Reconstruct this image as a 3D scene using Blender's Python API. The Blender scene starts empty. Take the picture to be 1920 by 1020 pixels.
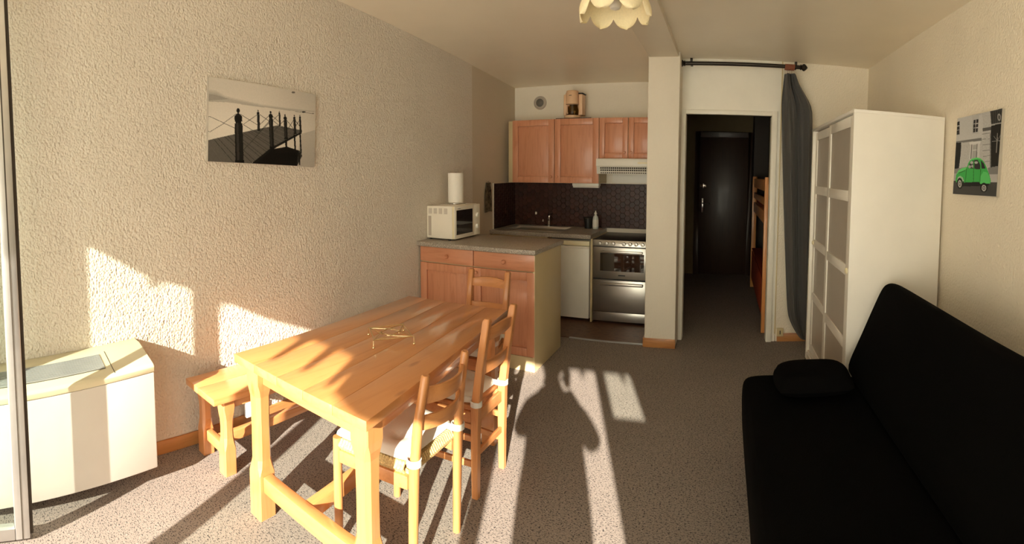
import bpy, bmesh, math, random
import numpy as np
from mathutils import Matrix, Vector
random.seed(7)
S = bpy.context.scene
COL = S.collection
# ------------------------------------------------------------------ camera
# hand-held sweep panorama: a cylindrical projection, axis slightly pitched
PX = dict(f=907.58, u0=1309.825, v0=375.303)
RIGHT = (0.99839265, 0.05249635, 0.02136012)
FWD = (-0.05129621, 0.99725957, -0.05331092)
UP = (-0.02410022, 0.05212953, 0.99834948)
cam = bpy.data.cameras.new('camera')
cam_ob = bpy.data.objects.new('camera', cam)
COL.objects.link(cam_ob)
cam_ob.matrix_world = Matrix(((RIGHT[0], UP[0], -FWD[0], 2.3879), (RIGHT[1], UP[1], -FWD[1], 0.0),
                              (RIGHT[2], UP[2], -FWD[2], 1.4915), (0, 0, 0, 1)))
cam.type = 'PANO'
cam.panorama_type = 'CENTRAL_CYLINDRICAL'
cam.central_cylindrical_radius = 1.0
cam.central_cylindrical_range_u_min = -PX['u0'] / PX['f']
cam.central_cylindrical_range_u_max = (1920 - PX['u0']) / PX['f']
cam.central_cylindrical_range_v_min = (PX['v0'] - 1020) / PX['f']
cam.central_cylindrical_range_v_max = PX['v0'] / PX['f']
cam.clip_start = 0.03
S.camera = cam_ob
# ------------------------------------------------------------------ sky, sun, exposure
W = bpy.data.worlds.new('sky')
S.world = W
W.use_nodes = True
bg = W.node_tree.nodes['Background']
bg.inputs[0].default_value = (1.0, 0.90, 0.735, 1)
bg.inputs[1].default_value = 5.0
sun = bpy.data.lights.new('sun', 'SUN')
sun.energy = 17.0
sun.color = (1.0, 0.89, 0.73)
sun.angle = math.radians(0.55)
sun_ob = bpy.data.objects.new('sun', sun)
COL.objects.link(sun_ob)
sun_ob.rotation_euler = Vector((-0.334, 0.943, -0.40)).to_track_quat('-Z', 'Y').to_euler()
sun_ob.location = (4, -8, 6)
vs = S.view_settings
vs.view_transform = 'Standard'
vs.look = 'None'
vs.gamma = 1.0
vs.use_curve_mapping = False
vs.exposure = 0.42
S.cycles.diffuse_bounces = 8
S.cycles.max_bounces = 14
S.cycles.sample_clamp_indirect = 6.0
S.cycles.caustics_reflective = True
S.cycles.blur_glossy = 0.05
S.cycles.caustics_refractive = False

# ------------------------------------------------------------------ materials
def _mat(name):
    m = bpy.data.materials.new(name)
    m.use_nodes = True
    nt = m.node_tree
    return m, nt, nt.nodes['Principled BSDF'], nt.nodes, nt.links

def _ramp(n, stops):
    r = n.new('ShaderNodeValToRGB')
    e = r.color_ramp.elements
    while len(e) < len(stops):
        e.new(0.5)
    for i, (p, c) in enumerate(stops):
        e[i].position = p
        e[i].color = (c[0], c[1], c[2], 1)
    return r

def plain(name, col, rough=0.5, metal=0.0, var=0.06, vscale=9.0, bump=0.0, bscale=60.0, spec=0.5, coat=0.0):
    m, nt, b, n, l = _mat(name)
    tc = n.new('ShaderNodeTexCoord')
    ns = n.new('ShaderNodeTexNoise')
    ns.inputs['Scale'].default_value = vscale
    ns.inputs['Detail'].default_value = 4
    l.new(tc.outputs['Object'], ns.inputs['Vector'])
    r = _ramp(n, [(0.3, [c * (1 - var) for c in col]), (0.7, [min(1, c * (1 + var)) for c in col])])
    l.new(ns.outputs['Fac'], r.inputs[0])
    l.new(r.outputs[0], b.inputs['Base Color'])
    b.inputs['Roughness'].default_value = rough
    b.inputs['Metallic'].default_value = metal
    b.inputs['Specular IOR Level'].default_value = spec
    b.inputs['Coat Weight'].default_value = coat
    if bump:
        n2 = n.new('ShaderNodeTexNoise')
        n2.inputs['Scale'].default_value = bscale
        n2.inputs['Detail'].default_value = 3
        l.new(tc.outputs['Object'], n2.inputs['Vector'])
        bp = n.new('ShaderNodeBump')
        bp.inputs['Strength'].default_value = bump
        bp.inputs['Distance'].default_value = 0.004
        l.new(n2.outputs['Fac'], bp.inputs['Height'])
        l.new(bp.outputs[0], b.inputs['Normal'])
    return m

def plaster(name, col, strength, scale=85.0, dist=0.006):
    m, nt, b, n, l = _mat(name)
    tc = n.new('ShaderNodeTexCoord')
    mp = n.new('ShaderNodeMapping')
    mp.inputs['Scale'].default_value = (1, 1, 0.8)
    l.new(tc.outputs['Object'], mp.inputs[0])
    v = n.new('ShaderNodeTexVoronoi')
    v.feature = 'SMOOTH_F1'
    v.inputs['Scale'].default_value = scale
    v.inputs['Smoothness'].default_value = 0.6
    nz = n.new('ShaderNodeTexNoise')
    nz.inputs['Scale'].default_value = scale * 0.6
    nz.inputs['Detail'].default_value = 5
    nz.inputs['Distortion'].default_value = 0.8
    l.new(mp.outputs[0], v.inputs['Vector'])
    l.new(mp.outputs[0], nz.inputs['Vector'])
    add = n.new('ShaderNodeMath')
    add.operation = 'MULTIPLY_ADD'
    add.inputs[1].default_value = -0.6
    l.new(v.outputs['Distance'], add.inputs[0])
    l.new(nz.outputs['Fac'], add.inputs[2])
    bp = n.new('ShaderNodeBump')
    bp.inputs['Strength'].default_value = strength
    bp.inputs['Distance'].default_value = dist
    l.new(add.outputs[0], bp.inputs['Height'])
    l.new(bp.outputs[0], b.inputs['Normal'])
    n3 = n.new('ShaderNodeTexNoise')
    n3.inputs['Scale'].default_value = 2.2
    n3.inputs['Detail'].default_value = 6
    l.new(tc.outputs['Object'], n3.inputs['Vector'])
    r = _ramp(n, [(0.3, [c * 0.95 for c in col]), (0.7, col)])
    l.new(n3.outputs['Fac'], r.inputs[0])
    l.new(r.outputs[0], b.inputs['Base Color'])
    b.inputs['Roughness'].default_value = 0.75
    b.inputs['Specular IOR Level'].default_value = 0.25
    return m

def wood(name, light, dark, axis=1, scale=1.0, rough=0.35, coat=0.15, knots=True):
    m, nt, b, n, l = _mat(name)
    tc = n.new('ShaderNodeTexCoord')
    mp = n.new('ShaderNodeMapping')
    sc = [14.0 * scale] * 3
    sc[axis] = 1.1 * scale
    mp.inputs['Scale'].default_value = sc
    oi = n.new('ShaderNodeObjectInfo')
    ofs = n.new('ShaderNodeVectorMath')
    ofs.operation = 'MULTIPLY_ADD'
    l.new(tc.outputs['Object'], ofs.inputs[0])
    ofs.inputs[1].default_value = (1, 1, 1)
    l.new(oi.outputs['Random'], ofs.inputs[2])
    l.new(ofs.outputs[0], mp.inputs[0])
    n1 = n.new('ShaderNodeTexNoise')
    n1.inputs['Scale'].default_value = 2.2
    n1.inputs['Detail'].default_value = 8
    n1.inputs['Roughness'].default_value = 0.6
    n1.inputs['Distortion'].default_value = 1.2
    l.new(mp.outputs[0], n1.inputs['Vector'])
    mid = [(a + c) / 2 for a, c in zip(light, dark)]
    r = _ramp(n, [(0.30, dark), (0.5, [0.75 * a + 0.25 * c for a, c in zip(light, dark)]), (0.75, light)])
    l.new(n1.outputs['Fac'], r.inputs[0])
    l.new(r.outputs[0], b.inputs['Base Color'])
    if knots:
        n2 = n.new('ShaderNodeTexVoronoi')
        mp2 = n.new('ShaderNodeMapping')
        s2 = [9.0] * 3
        s2[axis] = 3.0
        mp2.inputs['Scale'].default_value = s2
        l.new(ofs.outputs[0], mp2.inputs[0])
        n2.inputs['Scale'].default_value = 0.8
        l.new(mp2.outputs[0], n2.inputs['Vector'])
        kr = _ramp(n, [(0.05, (1, 1, 1)), (0.11, (0, 0, 0))])
        l.new(n2.outputs['Distance'], kr.inputs[0])
        mx = n.new('ShaderNodeMixRGB')
        mx.blend_type = 'MIX'
        mx.inputs[2].default_value = (dark[0] * 0.55, dark[1] * 0.45, dark[2] * 0.4, 1)
        ml = n.new('ShaderNodeMath')
        ml.operation = 'MULTIPLY'
        ml.inputs[1].default_value = 0.55
        l.new(kr.outputs[0], ml.inputs[0])
        l.new(ml.outputs[0], mx.inputs[0])
        l.new(r.outputs[0], mx.inputs[1])
        l.new(mx.outputs[0], b.inputs['Base Color'])
    bp = n.new('ShaderNodeBump')
    bp.inputs['Strength'].default_value = 0.12
    bp.inputs['Distance'].default_value = 0.001
    l.new(n1.outputs['Fac'], bp.inputs['Height'])
    l.new(bp.outputs[0], b.inputs['Normal'])
    b.inputs['Roughness'].default_value = rough
    b.inputs['Coat Weight'].default_value = coat
    b.inputs['Coat Roughness'].default_value = 0.11
    return m

def speckle(name, base, specks, scale, rough=0.8, bump=0.2, spec=0.3, thr=0.36):
    """flecked flooring / worktop: a base colour with small flecks of other colours"""
    m, nt, b, n, l = _mat(name)
    tc = n.new('ShaderNodeTexCoord')
    cur = None
    base_n = n.new('ShaderNodeTexNoise')
    base_n.inputs['Scale'].default_value = 3.0
    l.new(tc.outputs['Object'], base_n.inputs['Vector'])
    r0 = _ramp(n, [(0.3, [c * 0.93 for c in base]), (0.7, base)])
    l.new(base_n.outputs['Fac'], r0.inputs[0])
    cur = r0.outputs[0]
    for i, (c, s, t) in enumerate(specks):
        mp = n.new('ShaderNodeMapping')
        mp.inputs['Location'].default_value = (3.1 * i, 7.7 * i, 1.3 * i)
        mp.inputs['Rotation'].default_value = (0, 0, 0.9 * i)
        mp.inputs['Scale'].default_value = (1.0, 1.7, 1.0)
        l.new(tc.outputs['Object'], mp.inputs[0])
        nz = n.new('ShaderNodeTexNoise')
        nz.inputs['Scale'].default_value = scale * s
        nz.inputs['Detail'].default_value = 1.0
        l.new(mp.outputs[0], nz.inputs['Vector'])
        rr = _ramp(n, [(t, (0, 0, 0)), (t + 0.03, (1, 1, 1))])
        l.new(nz.outputs['Fac'], rr.inputs[0])
        mx = n.new('ShaderNodeMixRGB')
        mx.inputs[2].default_value = (c[0], c[1], c[2], 1)
        l.new(rr.outputs[0], mx.inputs[0])
        l.new(cur, mx.inputs[1])
        cur = mx.outputs[0]
    l.new(cur, b.inputs['Base Color'])
    b.inputs['Roughness'].default_value = rough
    b.inputs['Specular IOR Level'].default_value = spec
    if bump:
        n2 = n.new('ShaderNodeTexNoise')
        n2.inputs['Scale'].default_value = scale * 1.5
        l.new(tc.outputs['Object'], n2.inputs['Vector'])
        bp = n.new('ShaderNodeBump')
        bp.inputs['Strength'].default_value = bump
        bp.inputs['Distance'].default_value = 0.002
        l.new(n2.outputs['Fac'], bp.inputs['Height'])
        l.new(bp.outputs[0], b.inputs['Normal'])
    return m

def glass(name, tint=(0.93, 0.97, 0.95), gloss=0.10):
    m, nt, b, n, l = _mat(name)
    n.remove(b)
    t = n.new('ShaderNodeBsdfTransparent')
    t.inputs[0].default_value = (*tint, 1)
    g = n.new('ShaderNodeBsdfGlossy')
    g.inputs['Roughness'].default_value = 0.02
    lw = n.new('ShaderNodeLayerWeight')
    lw.inputs['Blend'].default_value = 0.5
    pw_ = n.new('ShaderNodeMath')
    pw_.operation = 'POWER'
    pw_.inputs[1].default_value = 4.0
    l.new(lw.outputs['Facing'], pw_.inputs[0])
    ma = n.new('ShaderNodeMath')
    ma.operation = 'MULTIPLY_ADD'
    ma.inputs[1].default_value = 0.55
    ma.inputs[2].default_value = 0.035
    l.new(pw_.outputs[0], ma.inputs[0])
    mx = n.new('ShaderNodeMixShader')
    l.new(ma.outputs[0], mx.inputs[0])
    l.new(t.outputs[0], mx.inputs[1])
    l.new(g.outputs[0], mx.inputs[2])
    l.new(mx.outputs[0], n['Material Output'].inputs[0])
    return m

def cloth(name, col, rough=0.95, scale=260.0, bump=0.4, var=0.1, sheen=0.0, spec=0.15):
    m, nt, b, n, l = _mat(name)
    tc = n.new('ShaderNodeTexCoord')
    nz = n.new('ShaderNodeTexNoise')
    nz.inputs['Scale'].default_value = scale
    nz.inputs['Detail'].default_value = 2
    l.new(tc.outputs['Object'], nz.inputs['Vector'])
    r = _ramp(n, [(0.3, [c * (1 - var) for c in col]), (0.7, [min(1, c * (1 + var)) for c in col])])
    l.new(nz.outputs['Fac'], r.inputs[0])
    l.new(r.outputs[0], b.inputs['Base Color'])
    bp = n.new('ShaderNodeBump')
    bp.inputs['Strength'].default_value = bump
    bp.inputs['Distance'].default_value = 0.0015
    l.new(nz.outputs['Fac'], bp.inputs['Height'])
    l.new(bp.outputs[0], b.inputs['Normal'])
    b.inputs['Roughness'].default_value = rough
    b.inputs['Specular IOR Level'].default_value = spec
    b.inputs['Sheen Weight'].default_value = sheen
    return m

def printed(name, rough=0.6):
    m, nt, b, n, l = _mat(name)
    a = n.new('ShaderNodeVertexColor')
    a.layer_name = 'print'
    l.new(a.outputs[0], b.inputs['Base Color'])
    b.inputs['Roughness'].default_value = rough
    b.inputs['Specular IOR Level'].default_value = 0.2
    return m

M = dict(
    rough_wall=plaster('rough_plaster', (0.70, 0.645, 0.565), 1.0, 95.0, 0.0085),
    smooth_wall=plaster('smooth_plaster', (0.80, 0.75, 0.645), 0.3, 60),
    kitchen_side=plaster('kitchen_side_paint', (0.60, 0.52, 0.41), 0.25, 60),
    right_wall=plaster('fine_plaster', (0.84, 0.77, 0.64), 0.7, 95),
    ceiling=plain('ceiling_paint', (0.86, 0.78, 0.64), 0.34, bump=0.05, var=0.03, vscale=2),
    carpet=speckle('flecked_floor', (0.265, 0.228, 0.205), [((0.04, 0.035, 0.036), 1.0, 0.60), ((0.11, 0.098, 0.095), 1.2, 0.60), ((0.37, 0.33, 0.30), 1.1, 0.66)], 100, rough=0.85),
    tile_floor=speckle('brown_floor_tile', (0.13, 0.065, 0.04), [((0.09, 0.045, 0.03), 0.5, 0.55)], 40, rough=0.45, bump=0.05),
    pine=wood('lacquered_pine', (0.63, 0.275, 0.100), (0.545, 0.215, 0.070), 1, rough=0.30, coat=1.0),
    pine_x=wood('lacquered_pine_across', (0.63, 0.275, 0.100), (0.545, 0.215, 0.070), 0, rough=0.30, coat=1.0),
    pine_z=wood('lacquered_pine_upright', (0.63, 0.275, 0.100), (0.545, 0.215, 0.070), 2, rough=0.30, coat=1.0),
    chair_z=wood('chair_wood_upright', (0.58, 0.255, 0.095), (0.45, 0.18, 0.06), 2, knots=False),
    chair_x=wood('chair_wood_across', (0.58, 0.255, 0.095), (0.45, 0.18, 0.06), 0, knots=False),
    cab_z=wood('cabinet_pine_upright', (0.64, 0.29, 0.165), (0.50, 0.20, 0.10), 2, knots=False),
    cab_x=wood('cabinet_pine_across', (0.64, 0.29, 0.165), (0.50, 0.20, 0.10), 0),
    skirting=wood('skirting_wood', (0.52, 0.24, 0.08), (0.36, 0.14, 0.05), 1),
    skirting_x=wood('skirting_wood_across', (0.52, 0.24, 0.08), (0.36, 0.14, 0.05), 0),
    bunk=wood('bunk_pine', (0.72, 0.32, 0.11), (0.55, 0.22, 0.06), 2),
    laminate=plain('beige_laminate', (0.60, 0.49, 0.28), 0.45, var=0.04, vscale=3),
    worktop=speckle('granite_worktop', (0.33, 0.29, 0.24), [((0.10, 0.09, 0.08), 1.0, 0.58), ((0.62, 0.56, 0.48), 1.1, 0.60)], 170, rough=0.4, bump=0.03, spec=0.5),
    white=plain('white_lacquer', (0.84, 0.81, 0.74), 0.35, var=0.015),
    white_door=plain('white_door_paint', (0.82, 0.79, 0.70), 0.4, var=0.02),
    enamel=plain('white_enamel', (0.78, 0.76, 0.68), 0.3, var=0.02),
    micro=plain('microwave_plastic', (0.82, 0.78, 0.68), 0.4, var=0.015),
    cream=plain('cream_plastic', (0.82, 0.74, 0.50), 0.4, var=0.02),
    heater=plain('heater_paint', (0.60, 0.58, 0.545), 0.4, var=0.02),
    heater_cream=plain('heater_cream', (0.64, 0.59, 0.42), 0.4, var=0.02),
    grille=plain('grille_metal', (0.42, 0.44, 0.45), 0.35, 0.5),
    alu=plain('window_aluminium', (0.62, 0.62, 0.62), 0.35, 0.85, var=0.05),
    gasket=plain('dark_gasket', (0.05, 0.04, 0.03), 0.7),
    steel=plain('brushed_steel', (0.52, 0.50, 0.46), 0.28, 0.9, var=0.06, vscale=3),
    oven_glass=plain('oven_glass', (0.015, 0.014, 0.013), 0.04, var=0.0, spec=1.0, coat=1.0),
    vent_dark=plain('vent_grey', (0.13, 0.12, 0.10), 0.5),
    black=plain('black_plastic', (0.012, 0.012, 0.012), 0.35),
    dark_metal=plain('dark_bronze', (0.035, 0.028, 0.022), 0.35, 0.6),
    ring=plain('ring_wood', (0.30, 0.10, 0.05), 0.45),
    gold=plain('brass_wire', (0.80, 0.66, 0.40), 0.25, 1.0),
    hextile=[plain('hex_tile_a', (0.040, 0.013, 0.009), 0.35, var=0.2, spec=0.3), plain('hex_tile_b', (0.052, 0.017, 0.011), 0.36, var=0.2, spec=0.3), plain('hex_tile_c', (0.032, 0.011, 0.008), 0.34, var=0.2, spec=0.3)],
    grout=plain('tile_grout', (0.115, 0.07, 0.045), 0.9),
    frosted=plain('frosted_panel', (0.46, 0.41, 0.35), 0.3, var=0.03),
    sofa=cloth('black_cover', (0.0022, 0.0021, 0.0019), 0.95, 300, 0.3, spec=0.04),
    sofa_pillow=cloth('black_cushion', (0.0026, 0.0024, 0.0023), 0.95, 300, 0.3, spec=0.04),
    curtain=cloth('grey_curtain', (0.085, 0.082, 0.078), 0.65, 400, 0.2, sheen=0.2),
    cushion=cloth('white_cotton', (0.68, 0.655, 0.60), 0.9, 300, 0.2, var=0.03),
    rush=cloth('woven_rush', (0.55, 0.40, 0.19), 0.8, 140, 0.8, var=0.3),
    paper=cloth('paper_towel', (0.86, 0.84, 0.78), 0.95, 120, 0.4, var=0.02),
    towel=cloth('printed_towel', (0.10, 0.075, 0.05), 0.95, 25, 0.3, var=0.75),
    shade=plain('petal_fabric', (0.86, 0.76, 0.50), 0.7, var=0.05, vscale=120),
    coffee=plain('salmon_plastic', (0.78, 0.52, 0.32), 0.4, var=0.03),
    jug=glass('jug_glass', (0.55, 0.48, 0.30)),
    glass=glass('window_glass'),
    dark_door=wood('dark_door_wood', (0.045, 0.020, 0.011), (0.026, 0.011, 0.007), 2, rough=0.4, coat=0.1, knots=False),
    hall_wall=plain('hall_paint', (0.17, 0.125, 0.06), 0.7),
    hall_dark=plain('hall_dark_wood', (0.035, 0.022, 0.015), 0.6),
    red=cloth('red_bedspread', (0.30, 0.05, 0.02), 0.95, 200, 0.3),
    chrome=plain('chrome', (0.75, 0.74, 0.72), 0.12, 1.0, var=0.0),
    concrete=plain('balcony_concrete', (0.55, 0.52, 0.48), 0.9, bump=0.2),
    sun_blocker=cloth('sun_blocker_canvas', (0.50, 0.44, 0.36), 0.9, 120, 0.3),
    print=printed('canvas_print'),
    skin=plain('skin', (0.55, 0.34, 0.24), 0.5),
    coat=cloth('dark_clothes', (0.05, 0.055, 0.07), 0.9),
    hair=cloth('brown_hair', (0.06, 0.035, 0.02), 0.8, 120, 0.6),
    bottle=plain('clear_soap', (0.62, 0.66, 0.62), 0.2),
    label=plain('paper_label', (0.75, 0.72, 0.66), 0.5),
)

# ------------------------------------------------------------------ mesh helpers
class B:
    def __init__(s):
        s.v, s.f = [], []

    def add(s, vs_, fs):
        o = len(s.v)
        s.v += [tuple(p) for p in vs_]
        s.f += [tuple(i + o for i in f) for f in fs]
        return s

    def box(s, x0, x1, y0, y1, z0, z1):
        return s.hexa([(x0, y0), (x1, y0), (x1, y1), (x0, y1)], z0, z1)

    def hexa(s, quad, z0, z1):
        n = len(quad)
        vs_ = [(x, y, z0) for x, y in quad] + [(x, y, z1) for x, y in quad]
        fs = [tuple(range(n))[::-1], tuple(range(n, 2 * n))] + [(i, (i + 1) % n, n + (i + 1) % n, n + i) for i in range(n)]
        return s.add(vs_, fs)

    def prism(s, pts, axis, a, b):
        """2D outline in the two other axes (in xyz order), extruded along axis from a to b"""
        n = len(pts)
        def P(p, t):
            q = list(p)
            q.insert('xyz'.index(axis), t)
            return tuple(q)
        vs_ = [P(p, a) for p in pts] + [P(p, b) for p in pts]
        fs = [tuple(range(n))[::-1], tuple(range(n, 2 * n))] + [(i, (i + 1) % n, n + (i + 1) % n, n + i) for i in range(n)]
        return s.add(vs_, fs)

    def loft(s, rings, cap=True):
        n = len(rings[0])
        vs_ = [p for r in rings for p in r]
        fs = []
        for k in range(len(rings) - 1):
            for i in range(n):
                j = (i + 1) % n
                fs.append((k * n + i, k * n + j, (k + 1) * n + j, (k + 1) * n + i))
        if cap:
            fs += [tuple(range(n))[::-1], tuple((len(rings) - 1) * n + i for i in range(n))]
        return s.add(vs_, fs)

    def tube(s, pts, r, seg=8, closed=False):
        pts = [Vector(p) for p in pts]
        rs = r if isinstance(r, (list, tuple)) else [r] * len(pts)
        rings = []
        up = None
        n = len(pts)
        for i, p in enumerate(pts):
            if closed:
                t = (pts[(i + 1) % n] - pts[i - 1]).normalized()
            else:
                t = (pts[min(i + 1, n - 1)] - pts[max(i - 1, 0)]).normalized()
            if up is None:
                up = Vector((0, 0, 1)) if abs(t.z) < 0.9 else Vector((1, 0, 0))
            u = (up - t * up.dot(t)).normalized()
            up = u
            w = t.cross(u)
            rings.append([p + (u * math.cos(2 * math.pi * k / seg) + w * math.sin(2 * math.pi * k / seg)) * rs[i] for k in range(seg)])
        if closed:
            rings.append(rings[0])
            return s.loft(rings, False)
        return s.loft(rings)

    def lathe(s, prof, c, axis='z', seg=16):
        rings = []
        for r, h in prof:
            ring = []
            for k in range(seg):
                a = 2 * math.pi * k / seg
                q = (r * math.cos(a), r * math.sin(a))
                if axis == 'z':
                    ring.append((c[0] + q[0], c[1] + q[1], c[2] + h))
                elif axis == 'y':
                    ring.append((c[0] + q[0], c[1] + h, c[2] + q[1]))
                else:
                    ring.append((c[0] + h, c[1] + q[0], c[2] + q[1]))
            rings.append(ring)
        return s.loft(rings)

def build(name, b, mat, parent=None, bevel=0.0, smooth=True, seg=2, kind=None, label=None):
    root = parent
    while root is not None and root.parent is not None:
        root = root.parent
    off = Vector(root.location) if root is not None else Vector((0, 0, 0))
    me = bpy.data.meshes.new(name)
    me.from_pydata([tuple(Vector(p) - off) for p in b.v], [], b.f)
    bm = bmesh.new()
    bm.from_mesh(me)
    bmesh.ops.remove_doubles(bm, verts=bm.verts, dist=1e-6)
    bmesh.ops.recalc_face_normals(bm, faces=bm.faces)
    if bevel:
        es = [e for e in bm.edges if len(e.link_faces) == 2 and e.calc_face_angle(0) > 0.5]
        bmesh.ops.bevel(bm, geom=es, offset=bevel, segments=seg, affect='EDGES', profile=0.5, clamp_overlap=True)
    bm.to_mesh(me)
    bm.free()
    if smooth:
        me.polygons.foreach_set('use_smooth', [True] * len(me.polygons))
        me.set_sharp_from_angle(angle=math.radians(38))
    me.materials.append(mat)
    o = bpy.data.objects.new(name, me)
    COL.objects.link(o)
    if parent is not None:
        o.parent = parent
    if kind:
        o['kind'] = kind
    if label:
        o['label'] = label
    return o

def empty(name, loc, label=None, cat=None, group=None):
    o = bpy.data.objects.new(name, None)
    COL.objects.link(o)
    o.location = loc
    o.empty_display_size = 0.1
    tag(o, label, cat, group)
    return o

def tag(o, label=None, cat=None, group=None):
    if label:
        o['label'] = label
    if cat:
        o['category'] = cat
    if group:
        o['group'] = group
    return o

def struct(name, b, mat, parent=None, bevel=0.0):
    o = build(name, b, mat, parent, bevel)
    if parent is None:
        o['kind'] = 'structure'
    return o

def copy_tree(o, parent=None):
    c = o.copy()
    COL.objects.link(c)
    c.parent = parent
    for ch in list(o.children):
        copy_tree(ch, c)
    return c

def sphere(c, r, seg=12, rings=7):
    b = B()
    b.lathe([(max(1e-4, r * math.sin(math.pi * k / rings)), -r * math.cos(math.pi * k / rings)) for k in range(rings + 1)], c, 'z', seg)
    return b

# ------------------------------------------------------------------ room shell
XW, YD, YK, YP = 3.6694, 4.2855, 5.197, 4.048
XP1, XP2 = 1.7378, 2.0035
YF = -0.50                       # inner face of the window wall
YE = 7.2                         # end of the hallway
def ceil_left(y):
    return 2.4723 + 0.0698 * (YK - y)

struct('floor', B().box(-0.2, 3.9, -0.7, 7.4, -0.12, 0.0), M['carpet'])
kf = struct('floor_kitchen', B().box(0.0, XP1, 4.085, YK, 0.0005, 0.006), M['tile_floor'])
struct('trim_1', B().box(1.05, XP1, 4.070, 4.092, 0.0005, 0.009), M['grille'])
struct('wall_left', B().box(-0.2, 0.0, -0.7, 4.18, 0, 3.1), M['rough_wall'])
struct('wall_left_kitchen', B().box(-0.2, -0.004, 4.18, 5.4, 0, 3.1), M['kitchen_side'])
struct('wall_back_kitchen', B().box(-0.2, 1.80, YK, 5.4, 0, 3.1), M['smooth_wall'])
struct('wall_right', B().box(XW, 3.9, -0.7, 4.6, 0, 3.1), M['right_wall'])
# wall with the doorway: smooth boarded part, rough part to the right of the seam
DX1, DX2, DZ, SEAM = 2.029, 2.810, 2.031, 2.878
b = B().box(XP2 - 0.02, DX1, YD, 4.40, 0, 2.6).box(DX1, DX2, YD, 4.40, DZ, 2.6).box(DX2, SEAM, YD, 4.40, 0, 2.6)
struct('wall_doorway', b, M['white_door'])
struct('wall_back', B().box(SEAM + 0.004, XW, YD + 0.004, 4.40, 0, 2.6), M['right_wall'])
struct('trim_2', B().box(SEAM - 0.004, SEAM + 0.006, YD - 0.004, YD + 0.02, 0.07, 2.5), M['laminate'])
# pillar, beam, ceilings
struct('wall_pillar', B().box(XP1, XP2, YP, YD + 0.1, 0, 2.7), M['smooth_wall'], bevel=0.006)
struct('wall_partition', B().box(XP1, 1.80, YD + 0.1, YE, 0, 2.7), M['smooth_wall'])
struct('ceiling_beam', B().box(XP1 + 0.006, XP2 - 0.012, -0.7, YP + 0.05, 2.461, 3.1), M['ceiling'], bevel=0.004)
b = B().add([(-0.1, -0.7, ceil_left(-0.7)), (XP1 + 0.06, -0.7, ceil_left(-0.7)), (XP1 + 0.06, 5.3, ceil_left(5.3)), (-0.1, 5.3, ceil_left(5.3)),
             (-0.1, -0.7, 3.2), (XP1 + 0.06, -0.7, 3.2), (XP1 + 0.06, 5.3, 3.2), (-0.1, 5.3, 3.2)],
            [(0, 1, 2, 3), (4, 5, 6, 7), (0, 1, 5, 4), (1, 2, 6, 5), (2, 3, 7, 6), (3, 0, 4, 7)])
struct('ceiling', b, M['ceiling'])
struct('ceiling_right', B().box(XP2 - 0.03, 3.8, -0.7, 4.35, 2.5, 2.7), M['ceiling'])
# hallway beyond the doorway
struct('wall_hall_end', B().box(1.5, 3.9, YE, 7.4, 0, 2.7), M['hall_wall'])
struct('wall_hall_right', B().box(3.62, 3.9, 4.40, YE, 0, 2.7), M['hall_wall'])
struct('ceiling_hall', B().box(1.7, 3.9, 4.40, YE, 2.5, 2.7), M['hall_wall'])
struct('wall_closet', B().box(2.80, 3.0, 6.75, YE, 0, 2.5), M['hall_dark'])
# window wall with its wide opening onto the balcony
OX1, OX2, OZ = 0.31, 3.22, 2.38
b = B().box(-0.2, OX1, -0.7, YF, 0, 3.1).box(OX2, 3.9, -0.7, YF, 0, 3.1).box(OX1, OX2, -0.7, YF, OZ, 3.1)
struct('wall_front', b, M['rough_wall'])
# skirting boards
struct('baseboard_left', B().box(0.0, 0.014, YF, 3.25, 0, 0.072), M['skirting'], bevel=0.003)
struct('baseboard_back', B().box(SEAM + 0.02, XW, YD - 0.010, YD + 0.004, 0, 0.075), M['skirting_x'], bevel=0.003)
struct('baseboard_right', B().box(XW - 0.014, XW, YF, YD - 0.011, 0, 0.072), M['skirting'], bevel=0.003)
struct('baseboard_pillar', B().box(XP1 - 0.012, XP2 + 0.002, YP - 0.013, YP, 0, 0.078).box(XP1 - 0.012, XP1, YP, YP + 0.22, 0, 0.078), M['skirting_x'], bevel=0.003)
# door frame and hallway door
b = B().box(DX1 - 0.026, DX1 + 0.012, YD - 0.022, YD - 0.0005, 0, DZ + 0.03).box(DX2 - 0.012, DX2 + 0.036, YD - 0.022, YD - 0.0005, 0, DZ + 0.03) \
    .box(DX1 + 0.012, DX2 - 0.012, YD - 0.018, YD - 0.0005, DZ - 0.012, DZ + 0.028)
struct('trim_3', b, M['white_door'], bevel=0.003)
b = B().box(DX1 + 0.0005, DX1 + 0.014, YD + 0.0005, 4.40, 0, DZ - 0.013).box(DX2 - 0.014, DX2 - 0.0005, YD + 0.0005, 4.40, 0, DZ - 0.013)
struct('trim_4', b, M['white_door'])
dr = empty('door_1', (2.37, YE - 0.03, 0))
dr['kind'] = 'structure'
build('door_leaf', B().box(2.03, 2.74, YE - 0.05, YE - 0.002, 0.01, 2.04), M['dark_door'], dr, 0.004)
build('door_frame', B().box(1.955, 2.03, YE - 0.07, YE - 0.002, 0, 2.12).box(2.74, 2.795, YE - 0.07, YE - 0.002, 0, 2.12).box(2.03, 2.74, YE - 0.07, YE - 0.002, 2.04, 2.12), M['dark_door'], dr, 0.004)
build('lock', B().box(2.035, 2.13, YE - 0.085, YE - 0.05, 1.305, 1.345).box(2.075, 2.10, YE - 0.095, YE - 0.05, 1.29, 1.36), M['chrome'], dr, 0.003)
hp = build('handle_plate', B().box(2.065, 2.09, YE - 0.06, YE - 0.05, 0.93, 1.14), M['chrome'], dr, 0.003)
build('door_handle', B().tube([(2.078, YE - 0.055, 1.07), (2.078, YE - 0.10, 1.07), (2.19, YE - 0.10, 1.065)], 0.009), M['chrome'], hp)

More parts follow.
